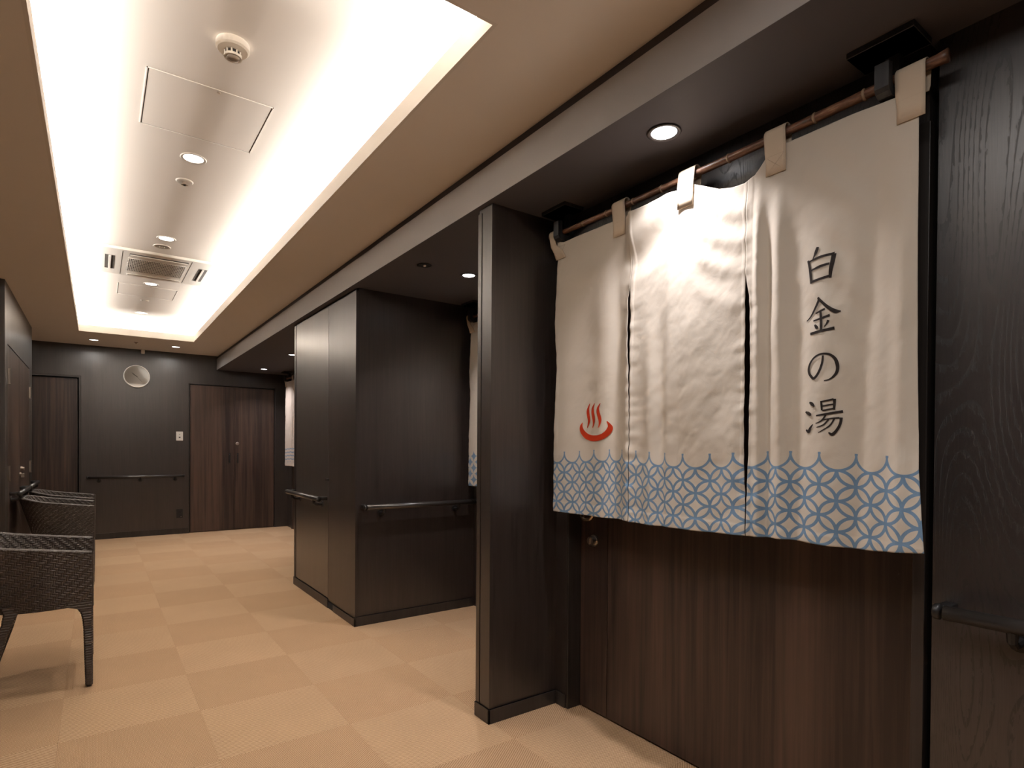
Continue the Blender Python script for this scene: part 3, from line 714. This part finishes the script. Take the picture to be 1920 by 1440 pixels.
def dcl(Y, z):
    """cloth relief, metres towards the corridor"""
    h = (2.05-z)
    low = sstep(h, 0.0, 0.9)
    d = 0.004*sstep(h, 0.05, 0.8)
    # left panel
    if Y > 1.40:
        d += 0.006*sstep(h, 0.05, 0.5)*g(Y, 1.86, 0.075) - 0.004*sstep(h, 0.1, 0.5)*g(Y, 1.74, 0.07) + 0.009*sstep(h, 0.05, 0.4)*g(Y, 1.635, 0.050)
        d -= 0.010*sstep(h, 0.08, 0.4)*g(Y, 1.565, 0.030)
        d += 0.012*g(Y, 1.50, 0.030)*sstep(h, 0.25, 0.5)
    # centre panel: a ridge falls from the middle tab, swags either side
    cen = g(Y, 1.243 - 0.05*h, 0.045+0.11*h)
    d += (0.014 + 0.016*sstep(h, 0.05, 0.5) - 0.014*sstep(h, 0.6, 1.1))*cen*sstep(Y, 0.98, 1.06)*(1-sstep(Y, 1.44, 1.50))
    if 1.24 < Y < 1.53:
        u = (Y-1.25)/0.26
        zv = 1.985 - 0.125*math.sin(min(1, max(0, u))*PI*0.5)**1.2
        q = z - zv
        env = sstep(Y, 1.25, 1.31)*(1-sstep(Y, 1.47, 1.53))
        d += env*(0.034*sstep(q, -0.01, 0.11) + 0.014*(1-sstep(q, -0.10, 0.0)))
    if 0.96 < Y < 1.24:
        u = (1.225-Y)/0.22
        env = sstep(Y, 0.97, 1.04)*(1-sstep(Y, 1.16, 1.225))
        for a, amp in ((0.045, 0.0105), (0.135, 0.0085), (0.225, 0.0060), (0.33, 0.0035)):
            zv = 2.04 - a - 0.11*math.sin(min(1, max(0, u))*PI*0.5)
            d += env*amp*g(z, zv+0.02, 0.036)
        d -= 0.012*env*sstep(h, 0.4, 0.8)*g(Y, 1.10, 0.05)
    d += 0.014*sstep(h, 0.3, 0.7)*(g(Y, 1.40-0.03*low, 0.035) - g(Y, 1.335, 0.030)) 
    d += 0.010*low*g(Y, 1.08, 0.05)
    # right panel: vertical pleats below its left tab, a broad hollow beneath the right tab
    if Y < 1.03:
        d += 0.020*sstep(h, 0.02, 0.3)*g(Y, 0.985-0.010*h, 0.016)*(1-0.4*low)
        d -= 0.010*sstep(h, 0.10, 0.4)*g(Y, 0.955, 0.016)
        d += 0.016*sstep(h, 0.03, 0.3)*g(Y, 0.925-0.02*h, 0.022)
        d -= 0.010*sstep(h, 0.1, 0.5)*g(Y, 0.868, 0.035)
        d += 0.012*sstep(h, 0.1, 0.6)*g(Y, 0.79, 0.05)
        d -= 0.014*g(Y, 0.655+0.05*h, 0.028)*sstep(h, 0.02, 0.25)*(1-0.3*low)
        d += 0.012*g(Y, 0.60, 0.022)*sstep(h, 0.02, 0.5)
        d += 0.030*sstep(h, 0.80, 1.12)*(1-sstep(Y, 0.54, 0.66))
        # soft diagonal drag lines
        d += 0.0030*math.sin((z*0.9 - Y*1.0)*62)*g(Y, 0.76, 0.09)*g(z, 1.70, 0.25)
    # puckered seams along the slits and edges
    for c in (1.4785, 1.019):
        e = abs(Y-c); d += 0.0045*math.exp(-e/0.030)*mnoise.noise(Vector((Y*9, z*34, c*7)))*sstep(h, 0.12, 0.3)
    d += 0.003*math.exp(-abs(Y-1.925)/0.03)*mnoise.noise(Vector((Y*9, z*30, 3)))
    # hems
    d += 0.0009*((1-sstep(Y, 0.587, 0.590)) + (1-sstep(z, 0.946, 0.952)) + sstep(Y, 1.898, 1.901))
    d += 0.0016*(1-sstep(abs(Y-1.019), 0.013, 0.0155)) + 0.0016*(1-sstep(abs(Y-1.482), 0.013, 0.0155))
    # general crumple
    u_, v_ = Y*0.8+z*0.6, z*0.8-Y*0.6
    d += 0.0030*mnoise.noise(Vector((u_*11, v_*5, 1.7))) + 0.0009*mnoise.noise(Vector((u_*30, v_*16, 5.1))) + 0.0004*mnoise.noise(Vector((u_*70, v_*45, 9.3)))
    return d
def uvz(Y, z): return (interp(Y, CUSP)*2, (1.163-z)/0.0410 + 0.15*math.sin(Y*9))
def cloth_mesh(yr, yl, ns, nt, m, name, parent, tf=lambda p: p, edges=None):
    bm = BM(); uvl = bm.loops.layers.uv.new('print'); G = []; UV = {}
    for j in range(nt+1):
        t = j/nt; row = []
        for i in range(ns+1):
            s = i/ns; z = 1.5
            # solve for the height at this row, then the width at this height
            Ya, Yb = yr(1.5), yl(1.5); Y = Ya+(Yb-Ya)*s
            for _ in range(3):
                zt, zb = interp(Y, TOP), interp(Y, BOT)
                z = zb + (zt-zb)*t
                Ya, Yb = yr(z), yl(z); Y = Ya+(Yb-Ya)*s
            # the print keeps its place on the cloth where the slit edges curl
            v = bm.verts.new(tf((XN - 0.004 - dcl(Y, z), Y, z))); row.append(v); UV[v] = uvz(Y, z)
        G.append(row)
    for a, b in zip(G, G[1:]):
        for i in range(ns):
            q = bm.faces.new((a[i], a[i+1], b[i+1], b[i]))
            for lp in q.loops: lp[uvl].uv = UV[lp.vert]
    o = obj(name, bm, m, parent, smooth=True)
    sd = o.modifiers.new('thickness', 'SOLIDIFY'); sd.thickness = 0.0012; sd.offset = 0
    return o
KN = 1.0186
TABS = (0.589, 0.934, 1.243, 1.556, 1.894)
def noren(label, cmat, dx=0.0, dy=0.0, detail=1.0, text=True, group='split curtains before the doors'):
    tf = lambda p: (p[0]+0.03+dx, p[1]*KN+dy, 1.18+(p[2]-1.18)*KN)
    root = empty('noren_curtain', tf((XN, 1.25, 2.09)), label, 'curtain', group)
    I = lambda tab: (lambda z: interp(z, tab))
    for yr, yl, ns in ((I(RIGHT), I(S2R), 150), (I(S2L), I(S1R), 150), (I(S1L), I(LEFT), 140)):
        cloth_mesh(yr, yl, int(ns*detail), int(330*detail), cmat, 'cloth_panel', root, tf)
    for yc in TABS:
        wd = 0.0315; bm = BM(); path = []
        zc, R1 = 2.102, 0.0175
        a0 = 1.983 if yc != 1.894 else 1.985
        front = lambda z: XN - 0.007 - dcl(yc, z)
        path.append((front(a0)-0.0004, a0)); path.append((front(2.02), 2.02)); path.append((front(2.05), 2.05))
        for k in range(0, 9):
            a = PI - k*PI/8; path.append((1.62+R1*math.cos(a), zc+R1*math.sin(a)))
        path += [(1.634, 2.06), (1.625, 2.045)]
        cols = []
        for q in range(7):
            y = yc-wd+2*wd*q/6
            if yc == 1.894: # the end loop is pulled past its bracket and pinched
                yy = lambda pz: (yc + (y-yc)*(1-0.5*sstep(pz, 2.0, 2.07)) + 0.058*sstep(pz, 1.99, 2.07))
            else: yy = lambda pz: y + 0.003*math.sin(pz*40)*(1 if q == 6 else 0)
            cols.append([bm.verts.new(tf((px, yy(pz), pz))) for px, pz in path])
        for A, Bc in zip(cols, cols[1:]):
            for k in range(len(path)-1): bm.faces.new((A[k], Bc[k], Bc[k+1], A[k+1]))
        o = obj('hanging_tab', bm, M_TAB, root, smooth=True)
        sd = o.modifiers.new('thickness', 'SOLIDIFY'); sd.thickness = 0.0022
        # crossed stitching on the sewn-down square
        bm = BM(); x = front(a0)-0.0022
        pts = [(yc-wd*0.82, a0+0.005), (yc+wd*0.82, a0+0.052), None, (yc-wd*0.82, a0+0.052), (yc+wd*0.82, a0+0.005), None,
               (yc-wd*0.86, a0+0.054), (yc+wd*0.86, a0+0.054), None, (yc-wd*0.86, a0+0.004), (yc+wd*0.86, a0+0.004)]
        seg = []
        for p in pts+[None]:
            if p is None:
                tube(bm, [tf((front(z)-0.0020, y, z)) for y, z in seg], 0.0005, 4); seg = []
            else: seg.append(p)
        obj('stitching', bm, M_STITCH, o)
    return root
n1 = noren('large cream split curtain with black lettering and a red hot-spring mark', M_CLOTH)
# ink strokes lie on the cloth (flat print)
def stroke_mesh(bm, st, wx=1.0, wk_=1.2, tf=lambda p: (p[0]+0.03, p[1]*KN, 1.18+(p[2]-1.18)*KN)):
    # Catmull-Rom through the given stations, a ribbon of varying width on the cloth
    P = [Vector((y, z, wd)) for y, z, wd in st]; Q = []
    for i in range(len(P)-1):
        p0, p1, p2, p3 = P[max(i-1, 0)], P[i], P[i+1], P[min(i+2, len(P)-1)]
        n = max(3, int((p2-p1).length/0.0022))
        for k in range(n):
            t = k/n
            Q.append(0.5*((2*p1)+(p2-p0)*t+(2*p0-5*p1+4*p2-p3)*t*t+(3*p1-p0-3*p2+p3)*t**3))
    Q.append(P[-1])
    if len(Q) < 2: return
    L = []; 
    for i, p in enumerate(Q):
        t = (Q[min(i+1, len(Q)-1)]-Q[max(i-1, 0)]); t = Vector((t.x, t.y)); t = t.normalized() if t.length > 1e-9 else Vector((1, 0))
        nn = Vector((-t.y*wx, t.x))*max(0.0006, p.z*0.5*wk_)
        row = []
        m_ = 2 if p.z < 0.012 else 6
        m_ = 6 if max(q.z for q in Q) > 0.012 else 2
        for q in range(m_+1):
            a = -1+2*q/m_; y, z = p.x+nn.x*a, p.y+nn.y*a
            row.append(bm.verts.new(tf((XN-0.0065-dcl(y, z), y, z))))
        L.append(row)
    for a, b in zip(L, L[1:]):
        for q in range(len(a)-1): bm.faces.new((a[q], a[q+1], b[q+1], b[q]))
KAN = [
 [[(0.8062,1.7334,0.0059),(0.8094,1.7228,0.0077),(0.8148,1.7115,0.0047),(0.8206,1.7024,0.0021)],[(0.8348,1.7039,0.0052),(0.8294,1.6811,0.006),(0.8247,1.6521,0.006),(0.8229,1.6372,0.0051)],[(0.8313,1.7,0.0034),(0.8008,1.7036,0.0051),(0.77,1.7051,0.0058),(0.7631,1.7049,0.0075)],[(0.7639,1.7051,0.0091),(0.7661,1.68,0.0092),(0.7698,1.6581,0.0083),(0.7717,1.6415,0.0058)],[(0.8267,1.674,0.0034),(0.8005,1.6782,0.0055),(0.7725,1.6795,0.005)],[(0.8229,1.6415,0.0051),(0.8001,1.6447,0.0055),(0.7705,1.647,0.0054)]],
 [[(0.8016,1.5939,0.0042),(0.7994,1.585,0.0059),(0.8118,1.5641,0.0051),(0.8243,1.5451,0.0039),(0.8359,1.5359,0.0022)],[(0.7995,1.5905,0.0051),(0.7827,1.5711,0.0059),(0.7662,1.5555,0.0075),(0.7541,1.5478,0.0083),(0.743,1.5469,0.0016)],[(0.8091,1.5517,0.0034),(0.7949,1.5558,0.0046),(0.7817,1.5592,0.0042)],[(0.8148,1.5323,0.0034),(0.7947,1.5355,0.0047),(0.7693,1.5402,0.0054)],[(0.7949,1.5567,0.0051),(0.7925,1.5267,0.0059),(0.7914,1.5038,0.0055)],[(0.81,1.5212,0.0034),(0.8044,1.5135,0.0068),(0.8019,1.5084,0.0042)],[(0.7732,1.5276,0.0059),(0.778,1.518,0.0038),(0.7836,1.5118,0.0021)],[(0.8225,1.4976,0.006),(0.7943,1.5009,0.0059),(0.7584,1.5043,0.0066)]],
 [[(0.7852,1.4339,0.0042),(0.787,1.4164,0.0051),(0.793,1.396,0.0055),(0.8004,1.382,0.0059),(0.8096,1.3743,0.006),(0.8181,1.3807,0.006),(0.8247,1.3908,0.006),(0.8261,1.4029,0.0056),(0.8207,1.4182,0.0047),(0.8102,1.4306,0.0043),(0.7956,1.4377,0.0042),(0.7791,1.4382,0.0042),(0.7656,1.4331,0.005),(0.7546,1.421,0.0066),(0.7492,1.4047,0.0074),(0.7498,1.3882,0.0066),(0.758,1.375,0.005),(0.7688,1.3676,0.0033),(0.7811,1.3654,0.0021)]],
 [[(0.8224,1.3099,0.0034),(0.8138,1.3043,0.0077),(0.8074,1.2975,0.0043)],[(0.8355,1.2839,0.0035),(0.8247,1.2791,0.0077),(0.8169,1.2745,0.0051)],[(0.8336,1.2341,0.0035),(0.8249,1.2292,0.0077),(0.819,1.2394,0.0056),(0.811,1.2486,0.0021)],[(0.7879,1.3112,0.0042),(0.7869,1.2985,0.0046),(0.7859,1.2858,0.0042)],[(0.7878,1.3091,0.003),(0.7714,1.3119,0.0038),(0.7573,1.3143,0.0042)],[(0.7553,1.315,0.0062),(0.7552,1.3009,0.0054),(0.7562,1.2865,0.0046)],[(0.7852,1.2972,0.0034),(0.7572,1.301,0.0033)],[(0.7851,1.2849,0.0034),(0.7558,1.2898,0.0033)],[(0.802,1.2717,0.0034),(0.771,1.2759,0.005),(0.7351,1.2809,0.0057)],[(0.7759,1.2728,0.0038),(0.7864,1.258,0.0038),(0.803,1.2505,0.0017)],[(0.7823,1.2604,0.0029),(0.7587,1.2633,0.0033),(0.7428,1.264,0.0037)],[(0.7388,1.2647,0.0062),(0.741,1.2487,0.0054),(0.7484,1.2324,0.0058),(0.759,1.2205,0.0067),(0.7684,1.2257,0.0025)],[(0.7688,1.2608,0.0038),(0.7809,1.2469,0.0034),(0.8004,1.2398,0.0017)],[(0.7547,1.2628,0.0037),(0.7666,1.2432,0.0033),(0.7952,1.2253,0.0017)]]]
for ch in KAN:
    bm = BM()
    for st in ch: stroke_mesh(bm, st)
    obj('lettering', bm, M_INK, n1)
MARK = [[(1.7074,1.3582,0.0021),(1.7173,1.3401,0.0075),(1.7187,1.3241,0.0107),(1.7138,1.3051,0.0112),(1.7105,1.289,0.0096),(1.7158,1.2731,0.0059),(1.7219,1.2609,0.0021)],[(1.6768,1.3564,0.0021),(1.688,1.3386,0.0085),(1.6878,1.3227,0.0117),(1.6815,1.3039,0.0122),(1.6783,1.2879,0.01),(1.6812,1.2721,0.0058),(1.6871,1.2601,0.0021)],[(1.6387,1.3542,0.0021),(1.6518,1.3367,0.0084),(1.6517,1.321,0.0115),(1.644,1.3024,0.012),(1.6394,1.2866,0.0099),(1.6422,1.271,0.0057),(1.6495,1.2592,0.0021)],[(1.7514,1.2822,0.0022),(1.7576,1.2661,0.0098),(1.7509,1.247,0.0163),(1.7254,1.2277,0.0215),(1.6981,1.2199,0.0229),(1.6714,1.2181,0.0232),(1.6453,1.2199,0.0225),(1.6211,1.2264,0.0207),(1.6003,1.2406,0.0175),(1.5912,1.2568,0.0143),(1.5942,1.2697,0.0082),(1.6044,1.2828,0.0031)]]
bm = BM()
for st in MARK: stroke_mesh(bm, st, 1.6, 1.0)
o = obj('hot_spring_mark', bm, M_INKR, n1); o['label'] = 'red bowl with three wisps of steam printed on the cloth'

noren('cream split curtain patterned with blue diamonds, mostly hidden behind the column', M_CLOTH2, 2.165-XN, 3.515-1.93+0.035, 0.5)
n3 = noren('cream split curtain with thin wavy blue lines, beside the double door', M_CLOTH3, 2.125-XN, 8.42-1.93, 0.5)

def rod(label, dx=0.0, dy=0.0):
    XR_, ZR = 1.65+dx, 2.120
    root = empty('bamboo_rod', (XR_, 1.27+dy, ZR), label, 'curtain rod', 'bamboo rods of the split curtains')
    y0, y1 = 0.526+dy, 2.022+dy; n = 120; pts, rs = [], []
    ax = lambda u: (XR_+0.002*math.sin(u*7), y0+(y1-y0)*u, ZR+0.002*math.sin(u*5+1)-0.008*math.sin(u*PI))
    rad = lambda u: 0.0137-0.0035*u
    for k in range(n+1):
        u = k/n; pts.append(ax(u)); rs.append(rad(u)*(1+0.22*math.exp(-(u/0.008)**2)))
    obj('cane', tube(BM(), pts, rs, 16), M_BAMBOO, root, smooth=True)
    for u in (0.037, 0.125, 0.212, 0.305, 0.395, 0.485, 0.575, 0.665, 0.76, 0.85, 0.94):
        rr = rad(u); x, y, z = ax(u)
        obj('node', tube(BM(), [(x, y-0.004, z), (x, y-0.0015, z), (x, y+0.0015, z), (x, y+0.004, z)], [rr*1.01, rr*1.20, rr*1.20, rr*1.01], 14), M_NODE, root, smooth=True)
rod('mottled brown bamboo rod carrying the large lettered curtain')
rod('brown bamboo rod carrying the curtain hidden behind the column', 2.165-XN, 3.515-1.93+0.035)
rod('brown bamboo rod carrying the wavy-lined curtain beside the double door', 2.125-XN, 8.42-1.93)
def rod_bracket(y, label, dx=0.0):
    t = empty('rod_bracket', (1.646+dx, y, ZB), label, 'bracket', 'black wooden brackets of the curtain rods')
    obj('mounting_plate', B(1.592+dx, 1.700+dx, y-0.078, y+0.078, ZB-0.016, ZB, bev=0.002), M_BRACKET, t)
    # hook-shaped arm cut from a board: tall back, rounded front block
    prof = [(1.672, ZB-0.015), (1.672, 2.110), (1.663, 2.102), (1.639, 2.102), (1.632, 2.110), (1.632, 2.160), (1.610, 2.156), (1.610, 2.094), (1.617, 2.084), (1.632, 2.077), (1.660, 2.076), (1.682, 2.079), (1.696, 2.090), (1.698, 2.12), (1.694, ZB-0.015)]
    bm = BM(); A = [bm.verts.new((x+dx, y-0.0165, z)) for x, z in prof]; Bq = [bm.verts.new((x+dx, y+0.0165, z)) for x, z in prof]
    bm.faces.new(A); bm.faces.new(Bq[::-1])
    for i in range(len(prof)): bm.faces.new((A[i], Bq[i], Bq[(i+1) % len(prof)], A[(i+1) % len(prof)]))
    bmesh.ops.recalc_face_normals(bm, faces=bm.faces)
    obj('hook_arm', bm, M_BRACKET, t)
for dx, dy, w_ in ((0, 0, 'the large lettered curtain'), (2.165-XN, 3.515-1.93+0.035, 'the curtain hidden behind the column'), (2.125-XN, 8.42-1.93, 'the wavy-lined curtain')):
    rod_bracket(0.656+dy, 'black wooden rod bracket at the near end of %s' % w_, dx)
    rod_bracket(1.932+dy, 'black wooden rod bracket at the far end of %s' % w_, dx)

# ------------------------------------------------------------------ wicker armchairs
def weave_h(u, v):
    i, j = math.floor(u/0.010), math.floor(v/0.010)
    fu, fv = u/0.010-i, v/0.010-j
    k = (i+j) % 4
    if k < 2: return 0.0058*math.sin(PI*fv)**0.5*(0.45+0.55*math.sin(PI*(k+fu)/2)) if 0 < fv < 1 else 0.0
    return 0.0014*(math.sin(PI*fu)**0.6 if 0 < fu < 1 else 0.0)
def make_chair():
    W, DEP, XF = 0.565, 0.500, -0.020
    y0, y1 = 3.466-0.012, 3.466-0.012+W
    root = empty('wicker_armchair', ((XF-DEP/2), (y0+y1)/2, 0), 'x', 'armchair')
    # plan path of the tub (outer), from near front round the back to the far front
    rc = 0.17; path = []
    step = 0.0029
    segs = [((XF, y0), (XF-DEP+rc, y0)), None, ((XF-DEP, y0+rc), (XF-DEP, y1-rc)), None, ((XF-DEP+rc, y1), (XF, y1))]
    Ln = 0.0
    def add(p, nrm): path.append((p, nrm))
    L1 = DEP-rc; n = int(L1/step)
    for k in range(n): add((XF-L1*k/n, y0), (0, -1))
    n = int(rc*PI/2/step)
    for k in range(n):
        a = k/n*PI/2; add((XF-L1-rc*math.sin(a), y0+rc-rc*math.cos(a)), (-math.sin(a), -math.cos(a)))
    n = int((W-2*rc)/step)
    for k in range(n): add((XF-DEP, y0+rc+(W-2*rc)*k/n), (-1, 0))
    n = int(rc*PI/2/step)
    for k in range(n):
        a = k/n*PI/2; add((XF-L1-rc*math.cos(a), y1-rc+rc*math.sin(a)), (-math.cos(a), math.sin(a)))
    n = int(L1/step)
    for k in range(n+1): add((XF-L1+L1*k/n, y1), (0, 1))
    def rim(x): return 0.660 + (XF-x)*0.135 + 0.012*sstep(XF-x, 0.3, 0.5)
    def bottom(x): return 0.402 - 0.012*sstep(XF-x, 0.05, 0.30) + 0.0*x
    def lean(q, x):      # outward lean grows to the rear
        return 0.25*q*sstep(XF-x, 0.10, 0.42) + 0.03*q
    T = 0.030; zr = 0.72
    def shell(sign, off):
        bm = BM(); cols = []; s = 0.0; pv = None
        nt = 112
        for (p, nn) in path:
            if pv is not None: s += math.hypot(p[0]-pv[0], p[1]-pv[1])
            pv = p; col = []
            zt = rim(p[0]); zb = bottom(p[0]) if sign > 0 else 0.42
            for j in range(nt+1):
                z = zb + (zt-zb)*j/nt
                o_ = -off - lean(zt-z, p[0])*(1.0) + sign*weave_h(s+10, z)
                if j in (0, nt): o_ = -off - lean(zt-z, p[0])
                col.append(bm.verts.new((p[0]+nn[0]*o_, p[1]+nn[1]*o_, z)))
            cols.append(col)
        for A, Bc in zip(cols, cols[1:]):
            for j in range(nt):
                q = (A[j], Bc[j], Bc[j+1], A[j+1]); bm.faces.new(q if sign < 0 else q[::-1])
        return bm
    obj('outer_shell', shell(1, 0.0), M_WICKER, root)
    obj('inner_shell', shell(-1, T), M_WICKER, root)
    # woven rim band and front edge posts
    bm = BM(); rows = []
    s = 0; pv = None
    for (p, nn) in path:
        if pv is not None: s += math.hypot(p[0]-pv[0], p[1]-pv[1])
        pv = p; z = rim(p[0]); row = []
        for k in range(9):
            a = k/8; o_ = 0.003 - (T+0.006)*a
            hh = 0.006*max(0.0, math.sin(PI*a))**0.5 + 0.0022*abs(math.sin(PI*(s*90 + (a*2))))
            row.append(bm.verts.new((p[0]+nn[0]*o_, p[1]+nn[1]*o_, z-0.004+hh)))
        rows.append(row)
    for A, Bc in zip(rows, rows[1:]):
        for k in range(8): bm.faces.new((A[k], Bc[k], Bc[k+1], A[k+1]))
    obj('rim', bm, M_WICKER, root)
    for yy, sg in ((y0, 1), (y1, -1)):
        bm = BM(); n = 60; prev = None
        for j in range(n+1):
            z = 0.395+(0.662-0.395)*j/n; w_ = 0.0025*abs(math.sin(z*PI/0.011))
            q = lean(rim(XF)-z, XF)*sg
            a = [bm.verts.new((XF-0.010, yy+q-0.001*sg, z)), bm.verts.new((XF+0.004+w_, yy+q-0.001*sg, z)), bm.verts.new((XF+0.006+w_, yy+q+T*0.5*sg, z)), bm.verts.new((XF+0.004+w_, yy+q+(T+0.001)*sg, z)), bm.verts.new((XF-0.010, yy+q+(T+0.001)*sg, z))]
            if prev:
                for k in range(4): bm.faces.new((prev[k], prev[k+1], a[k+1], a[k]))
            prev = a
        obj('arm_front', bm, M_WICKER, root)
    # seat and front apron
    bm = BM(); nx, ny = 110, 120; G = []
    for i in range(nx+1):
        row = []
        for j in range(ny+1):
            x = XF-0.008 - (DEP-0.10)*i/nx; hw = (W/2-T*0.9-0.01*0) - 0.075*sstep(XF-x, 0.15, 0.42)
            y = (y0+y1)/2 - hw + 2*hw*j/ny
            row.append(bm.verts.new((x, y, 0.428+weave_h(x+5, y) + 0.01*(1-((j/ny-0.5)*2)**2)*0)))
        G.append(row)
    for a, b in zip(G, G[1:]):
        for j in range(ny): bm.faces.new((a[j], a[j+1], b[j+1], b[j]))
    obj('seat', bm, M_WICKER, root)
    bm = BM(); ny = 120; nz = 12; G = []
    for j in range(ny+1):
        y = y0+0.028+(W-0.056)*j/ny; row = []
        e = abs(j/ny-0.5)*2
        zb = 0.375 + 0.012*(1-e)
        for i in range(nz+1):
            z = zb+(0.432-zb)*i/nz; row.append(bm.verts.new((XF-0.004+weave_h(y, z), y, z)))
        G.append(row)
    for a, b in zip(G, G[1:]):
        for j in range(nz): bm.faces.new((a[j], b[j], b[j+1], a[j+1]))
    obj('front_apron', bm, M_WICKER, root)
    # legs: profile in X-Z, wrapped strands as small ridges
    def leg(prof, ya, yb):
        bm = BM(); prev = None
        fine = []
        for (z0, a0, b0), (z1, a1, b1) in zip(prof, prof[1:]):
            n_ = max(2, int(abs(z1-z0)/0.004))
            for k in range(n_):
                t_ = k/n_; fine.append((z0+(z1-z0)*t_, a0+(a1-a0)*t_, b0+(b1-b0)*t_))
        fine.append(prof[-1])
        for z, a, b in fine:
            w_ = 0.0024*abs(math.sin(z*PI/0.012)); q = 0.03*(0.66-z)*(1 if ya < (y0+y1)/2 else -1)
            tz = 0.0045*sstep(z, 0.0, 0.35)
            c = 0.006
            yl_, yh = ya+q-w_-tz, yb+q+w_+tz
            P_ = [(a-w_+c, yl_), (b+w_-c, yl_), (b+w_, yl_+c), (b+w_, yh-c), (b+w_-c, yh), (a-w_+c, yh), (a-w_, yh-c), (a-w_, yl_+c)]
            R1 = [bm.verts.new((x, y, z)) for x, y in P_]
            if prev:
                for k in range(8): bm.faces.new((prev[k], R1[k], R1[(k+1) % 8], prev[(k+1) % 8]))
            else: bm.faces.new(R1)
            prev = R1
        bm.faces.new(prev[::-1]); bmesh.ops.recalc_face_normals(bm, faces=bm.faces)
        return bm
    fp = [(0.425, -0.120, -0.019), (0.400, -0.110, -0.019), (0.390, -0.076, -0.019), (0.368, -0.063, -0.019), (0.335, -0.056, -0.019), (0.28, -0.052, -0.019), (0.010, -0.045, -0.018)]
    rp = [(0.425, -0.360, -0.290), (0.392, -0.350, -0.300), (0.345, -0.357, -0.318), (0.290, -0.376, -0.339), (0.235, -0.395, -0.353), (0.010, -0.452, -0.422)]
    for ya, yb in ((y0+0.000, y0+0.034), (y1-0.034, y1)):
        for pr in (fp, rp):
            sh = 0.003*(1 if ya < (y0+y1)/2 else -1) if pr is fp else (0.052 if ya < (y0+y1)/2 else -0.052)
            lg = obj('leg', leg(pr, ya+sh, yb+sh), M_WICKER, root)
            z, a, b = pr[-1]; q = 0.03*0.66*(1 if ya < (y0+y1)/2 else -1)
            bm = tube(BM(), [((a+b)/2, (ya+yb)/2+sh+q, 0.0), ((a+b)/2, (ya+yb)/2+sh+q, 0.012)], [0.010, 0.0125], 12)
            obj('foot_glide', bm, M_RAILEND, lg)
    root['group'] = 'wicker armchairs along the closet wall'
    return root
ch1 = make_chair()
ch1['label'] = 'dark brown wicker tub armchair standing alone, closest to the viewer'
ch2 = copy_tree(ch1, delta=Vector((0, 6.055-3.466, 0))); ch2['label'] = 'dark brown wicker armchair in front of the closet, middle one of three'
ch3 = copy_tree(ch1, delta=Vector((0, 6.905-3.466, 0))); ch3['label'] = 'dark brown wicker armchair by the closet, nearest the end wall'
